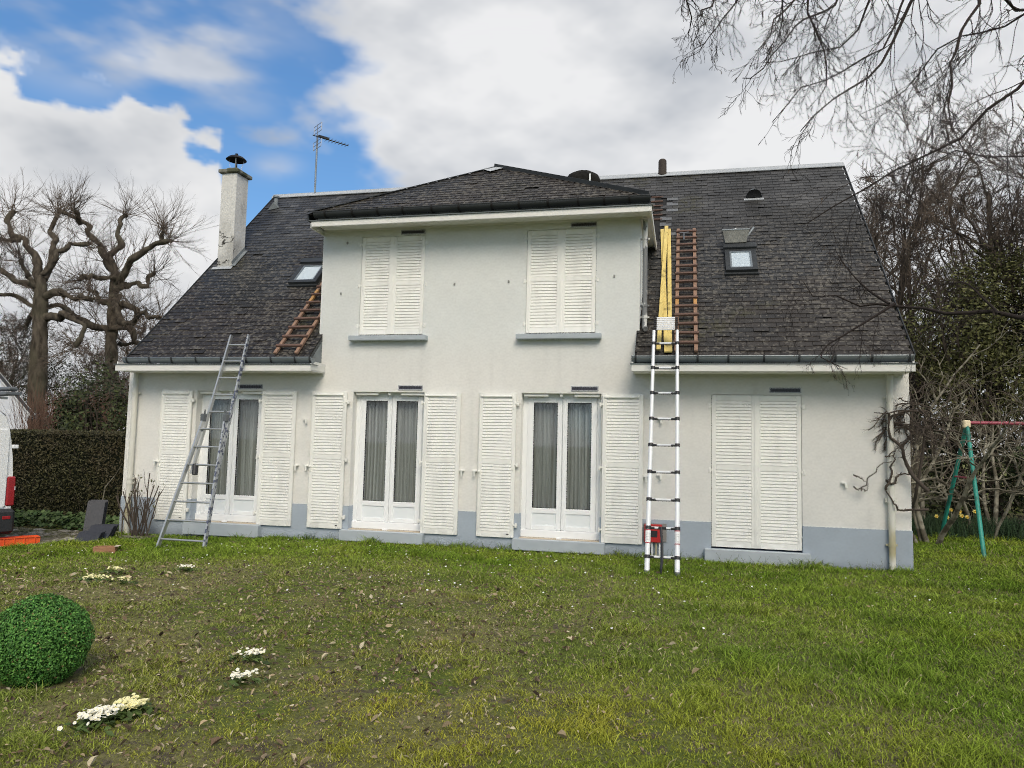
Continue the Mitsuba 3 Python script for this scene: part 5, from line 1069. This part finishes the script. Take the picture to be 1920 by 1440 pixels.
col = g1*(1-.45*pat-.5*r)+g2*(.45*pat+.5*r); col = col*(1-.60*worn[:, None])+br_*.60*worn[:, None]; mm = (moss*.7)[:, None]; col = col*(1-mm)+ym*mm
dry = (rng.random(n) < .018+.10*worn)[:, None]; col = np.where(dry, straw*(.5+.6*r), col)*(.4+1.1*rng.random((n, 1)))
k = put('grass', (vv, ff), 'grass_blade', color=np.repeat(col, 5, 0)); lab(k, 'short mossy lawn grass with longer green tufts', 'grass', kind='stuff')
# dead leaves lying in the grass
def strewn(n, prob, size):
    x, y = field(n, -9.0, .0); ok = outside(x, y); x, y = x[ok], y[ok]; w_, m_ = lawn_zone(x, y); ok = rng.random(len(x)) < prob(w_, x, y); x, y = x[ok], y[ok]; n = len(x)
    s = rng.uniform(*size, n)*(1+1.1*(rng.random(n) < .07)); tilt = rdir(n)*V(.95, .95, .2)+V(0, 0, 1); tilt /= np.linalg.norm(tilt, axis=1, keepdims=True)
    c = np.stack([x, y, lawn_z(x, y)+.016+.020*rng.random(n)], 1); a = np.cross(tilt, rdir(n)); a /= np.linalg.norm(a, axis=1, keepdims=True); b = np.cross(tilt, a); q = []
    cur = rng.uniform(.0, .75, n); asp = rng.uniform(.40, 1.05, n)
    for (u, v_, h) in ((-.5, 0, 0), (-.2, -.28, .5), (.2, -.24, .5), (.55, 0, .1), (.2, .26, .5), (-.2, .3, .5), (0, 0, 0)): q.append(c+a*(u*s)[:, None]+b*(v_*s*asp*rng.uniform(.7, 1.2, n))[:, None]+tilt*(h*cur*s)[:, None])
    q = np.stack(q, 1).reshape(-1, 3); f = np.array([[6, i, (i+1) % 6] for i in range(6)]); return q, ((np.arange(n)*7)[:, None, None]+f[None]).reshape(-1, 3), n
q, f, n = strewn(76000, lambda w_, x, y: (.06+.52*w_**1.3)*ss(4.2, 1.0, x)+.022, (.012, .036)); t_ = rng.random((n, 1))
pal = np.array([[.38, .30, .19], [.20, .145, .09], [.085, .065, .045], [.50, .44, .31], [.13, .09, .06], [.27, .215, .14]]); cl = pal[rng.integers(0, 6, n)]*rng.uniform(.6, 1.15, (n, 1))
k = put('dead_leaves', (q, f), 'dry_leaf', color=np.repeat(cl, 7, 0)); lab(k, 'curled brown and buff dead leaves strewn over the lawn', 'leaves', kind='stuff')
# daisies
def discs(C, s, nrm, k=6):
    n = len(C); a = np.cross(nrm, V(.3, 1, .2)); a /= np.linalg.norm(a, axis=1, keepdims=True); b = np.cross(nrm, a); th = np.arange(k)*2*math.pi/k+rng.uniform(0, 6, (n, 1))
    ring = C[:, None]+(np.cos(th)[..., None]*a[:, None]+np.sin(th)[..., None]*b[:, None])*np.broadcast_to(s, (n,))[:, None, None]*(1-.18*(np.arange(k) % 2))[None, :, None]
    v = np.concatenate([C[:, None]-nrm[:, None]*np.broadcast_to(s, (n,))[:, None, None]*.25, ring], 1); f = np.array([[0, i+1, (i+1) % k+1] for i in range(k)]); return v.reshape(-1, 3), ((np.arange(n)*(k+1))[:, None, None]+f[None]).reshape(-1, 3)
x, y = field(900, -5.5, -.1); ok = outside(x, y) & (rng.random(len(x)) < ss(-5.5, -1, y)*.9*np.where((x > -5) & (x < 3), 1, .35)); x, y = x[ok], y[ok]
C = np.stack([x, y, lawn_z(x, y)+.035+.02*rng.random(len(x))], 1); nn = rdir(len(C))*.4+V(0, -.3, 1); nn /= np.linalg.norm(nn, axis=1, keepdims=True); v, f = discs(C, rng.uniform(.008, .014, len(C)), nn, 8)
k = put('daisies', (v, f), 'petal', color=np.full((len(v), 3), .75)); lab(k, 'small white daisies scattered in the grass before the house', 'flowers', kind='stuff')
# primrose clumps
PRIM = [(-.45, -7.78, .085, .12, 34, 0, 'white primrose clump nearest the camera, left half of the long pale patch'), (-.42, -7.58, .10, .085, 40, 1, 'pale yellow primrose clump touching the nearest white one'), (-.36, -6.46, .10, .08, 14, 0, 'white primrose clump farther back in the middle of the lawn'),
        (-.16, -6.86, .09, .07, 12, 0, 'white primrose clump between the nearest patch and the one in mid lawn'), (-3.19, -3.30, .11, .07, 12, 0, 'small white primrose clump farthest right near the aluminium ladder'), (-3.62, -4.28, .15, .09, 16, 1, 'pale yellow primrose clump beyond the clipped ball'), (-3.95, -3.58, .12, .07, 9, 1, 'faint yellow primrose clump nearest the clay box'), (-3.16, -4.38, .13, .08, 7, 1, 'sparse yellow primrose clump right of the other yellow one')]
for (cx, cy, rx, ry, n, yel, lb) in PRIM:
    t = thing('primrose_clump', lb, 'flowers', 'primrose clumps in the lawn'); zc = float(lawn_z(cx, cy)); m = n*3
    p = rng.normal(size=(m, 2))*.72; C = np.stack([cx+p[:, 0]*rx, cy+p[:, 1]*ry, np.full(m, zc+.03)], 1); v, f = leaves(C, rng.uniform(.045, .085, m), .42, np.tile(V(0, 0, 1.), (m, 1)), .7, .1); put('leaves', (v, f), 'leaf', t, smooth=True, color=np.repeat(leafcol(m, (.04, .07, .015), (.08, .12, .03), n), 4, 0))
    n = int(n*3.2); p = rng.normal(size=(n, 2))*.45; C = np.stack([cx+p[:, 0]*rx, cy+p[:, 1]*ry, zc+.060+.03*rng.random(n)], 1); nn = rdir(n)*.6+V(0, -.35, 1); nn /= np.linalg.norm(nn, axis=1, keepdims=True); v, f = discs(C, rng.uniform(.010, .015, n), nn, 10)
    base = np.array([.78, .76, .48]) if yel else np.array([.80, .80, .76]); cl = np.tile(base, (len(v), 1)); cl[::11] = cl[::11]*[.95, .85, .5]; put('blossom', (v, f), 'petal', t, color=cl)
# clipped box ball
BR_ = .297; BZ = float(lawn_z(BX, BY))+.255
t = thing('box_ball', 'round clipped bright green box ball at the left of the lawn', 'shrub')
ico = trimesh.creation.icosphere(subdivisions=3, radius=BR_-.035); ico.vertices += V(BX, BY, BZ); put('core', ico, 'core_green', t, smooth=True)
n = 26000; dd_ = rdir(n); rr_ = BR_-.045*rng.random(n)**1.6+.045*(meshkit.fbm(dd_*3.2, 3, 3)-.5)+.016*(rng.random(n) < .02); C = V(BX, BY, BZ)+dd_*rr_[:, None]; ok = C[:, 2] > BZ-.27; C, dd_ = C[ok], dd_[ok]; n = len(C)
v, f = leaves(C, rng.uniform(.011, .020, n), .62, dd_, .75, .10); put('foliage', (v, f), 'leaf', t, smooth=True, color=np.repeat(np.where(rng.random((n, 1)) < .025, np.array([.20, .15, .06]), leafcol(n, (.036, .130, .024), (.110, .245, .045), 9, .36)), 4, 0), kind='stuff')
# daffodils behind the swing
for i, (x, z) in enumerate([(7.58, .40), (7.79, .38), (7.87, .53), (7.99, .48), (8.05, .42), (8.03, .51), (8.13, .41), (8.28, .52)]):
    t = thing('daffodil', '%s yellow daffodil from the left under the swing frame' % ('first second third fourth fifth sixth seventh eighth'.split()[[0, 1, 2, 3, 5, 4, 6, 7][i]]), 'flower', 'daffodils by the swing'); y = 5.15+.04*(i % 3)
    put('stalk', MB().tube([(x+.02, y+.06, -.02), (x+.01, y+.05, z*.7), (x, y+.02, z)], .006, 6), 'stalk_green', t)
    c = V(x, y, z); fw = unit((rng.uniform(-.5, .3), -1, -.1)); a = unit(np.cross(fw, V(0, 0, 1))); b = np.cross(a, fw); pm = []; pf = []
    for k_ in range(6):
        u_ = math.cos(k_*math.pi/3)*a+math.sin(k_*math.pi/3)*b; s_ = np.cross(u_, fw); j = len(pm); pm += [c, c+u_*.024+s_*.015, c+u_*.045, c+u_*.024-s_*.015]; pf += [[j, j+1, j+2], [j, j+2, j+3]]
    put('petals', (np.array(pm), np.array(pf)), 'petal', t, color=np.tile([.80, .68, .22], (len(pm), 1)))
    put('trumpet', MB().tube([c, c+fw*.02, c+fw*.036], [.010, .013, .020], 10, cap=False), 'trumpet_yellow', t)
n = 5200; x = rng.uniform(6.5, 9.5, n); y = rng.normal(5.55, .28, n); ok = np.sin(x*4.2)+.9*rng.normal(size=n)*.6 > -.75; x, y = x[ok], y[ok]; n = len(x)
d = rdir(n)*V(.35, .35, 0)+V(0, 0, 1); d /= np.linalg.norm(d, axis=1, keepdims=True); P, R = shoot(np.stack([x, y, 0*x-.02], 1), d, rng.uniform(.22, .46, n), np.full(n, .007), 4, .1, -.12, .3); v, f = tubes(P, R, 3)
k = put('daffodil_leaves', (v, f), 'leaf', color=np.repeat(leafcol(n, (.018, .042, .018), (.040, .072, .030), 4), 12, 0)); lab(k, 'dark green strap leaves of the daffodil bed behind the swing', 'leaves', kind='stuff')
# rough grass seams and weeds at the foot of the wall
n = 420; x = rng.uniform(-5.9, 5.7, n); y = rng.uniform(-.20, -.02, n); ok = outside(x, y) & (meshkit.fbm(np.stack([x*2.2, y, 0*x], -1), 2, 5) > .46); x, y = x[ok], y[ok]; n = len(x); d = rdir(n)*V(.6, .4, 0)+V(0, 0, 1); d /= np.linalg.norm(d, axis=1, keepdims=True)
P, R = shoot(np.stack([x, y, lawn_z(x, y)-.01], 1), d, rng.uniform(.08, .20, n), np.full(n, .0035), 4, .15, -.1, .3); v, f = tubes(P, R, 3)
k = put('wall_weeds', (v, f), 'leaf', color=np.repeat(leafcol(n, (.05, .08, .018), (.10, .12, .04), 5), 12, 0)); lab(k, 'straggling long grass along the foot of the wall', 'grass', kind='stuff')
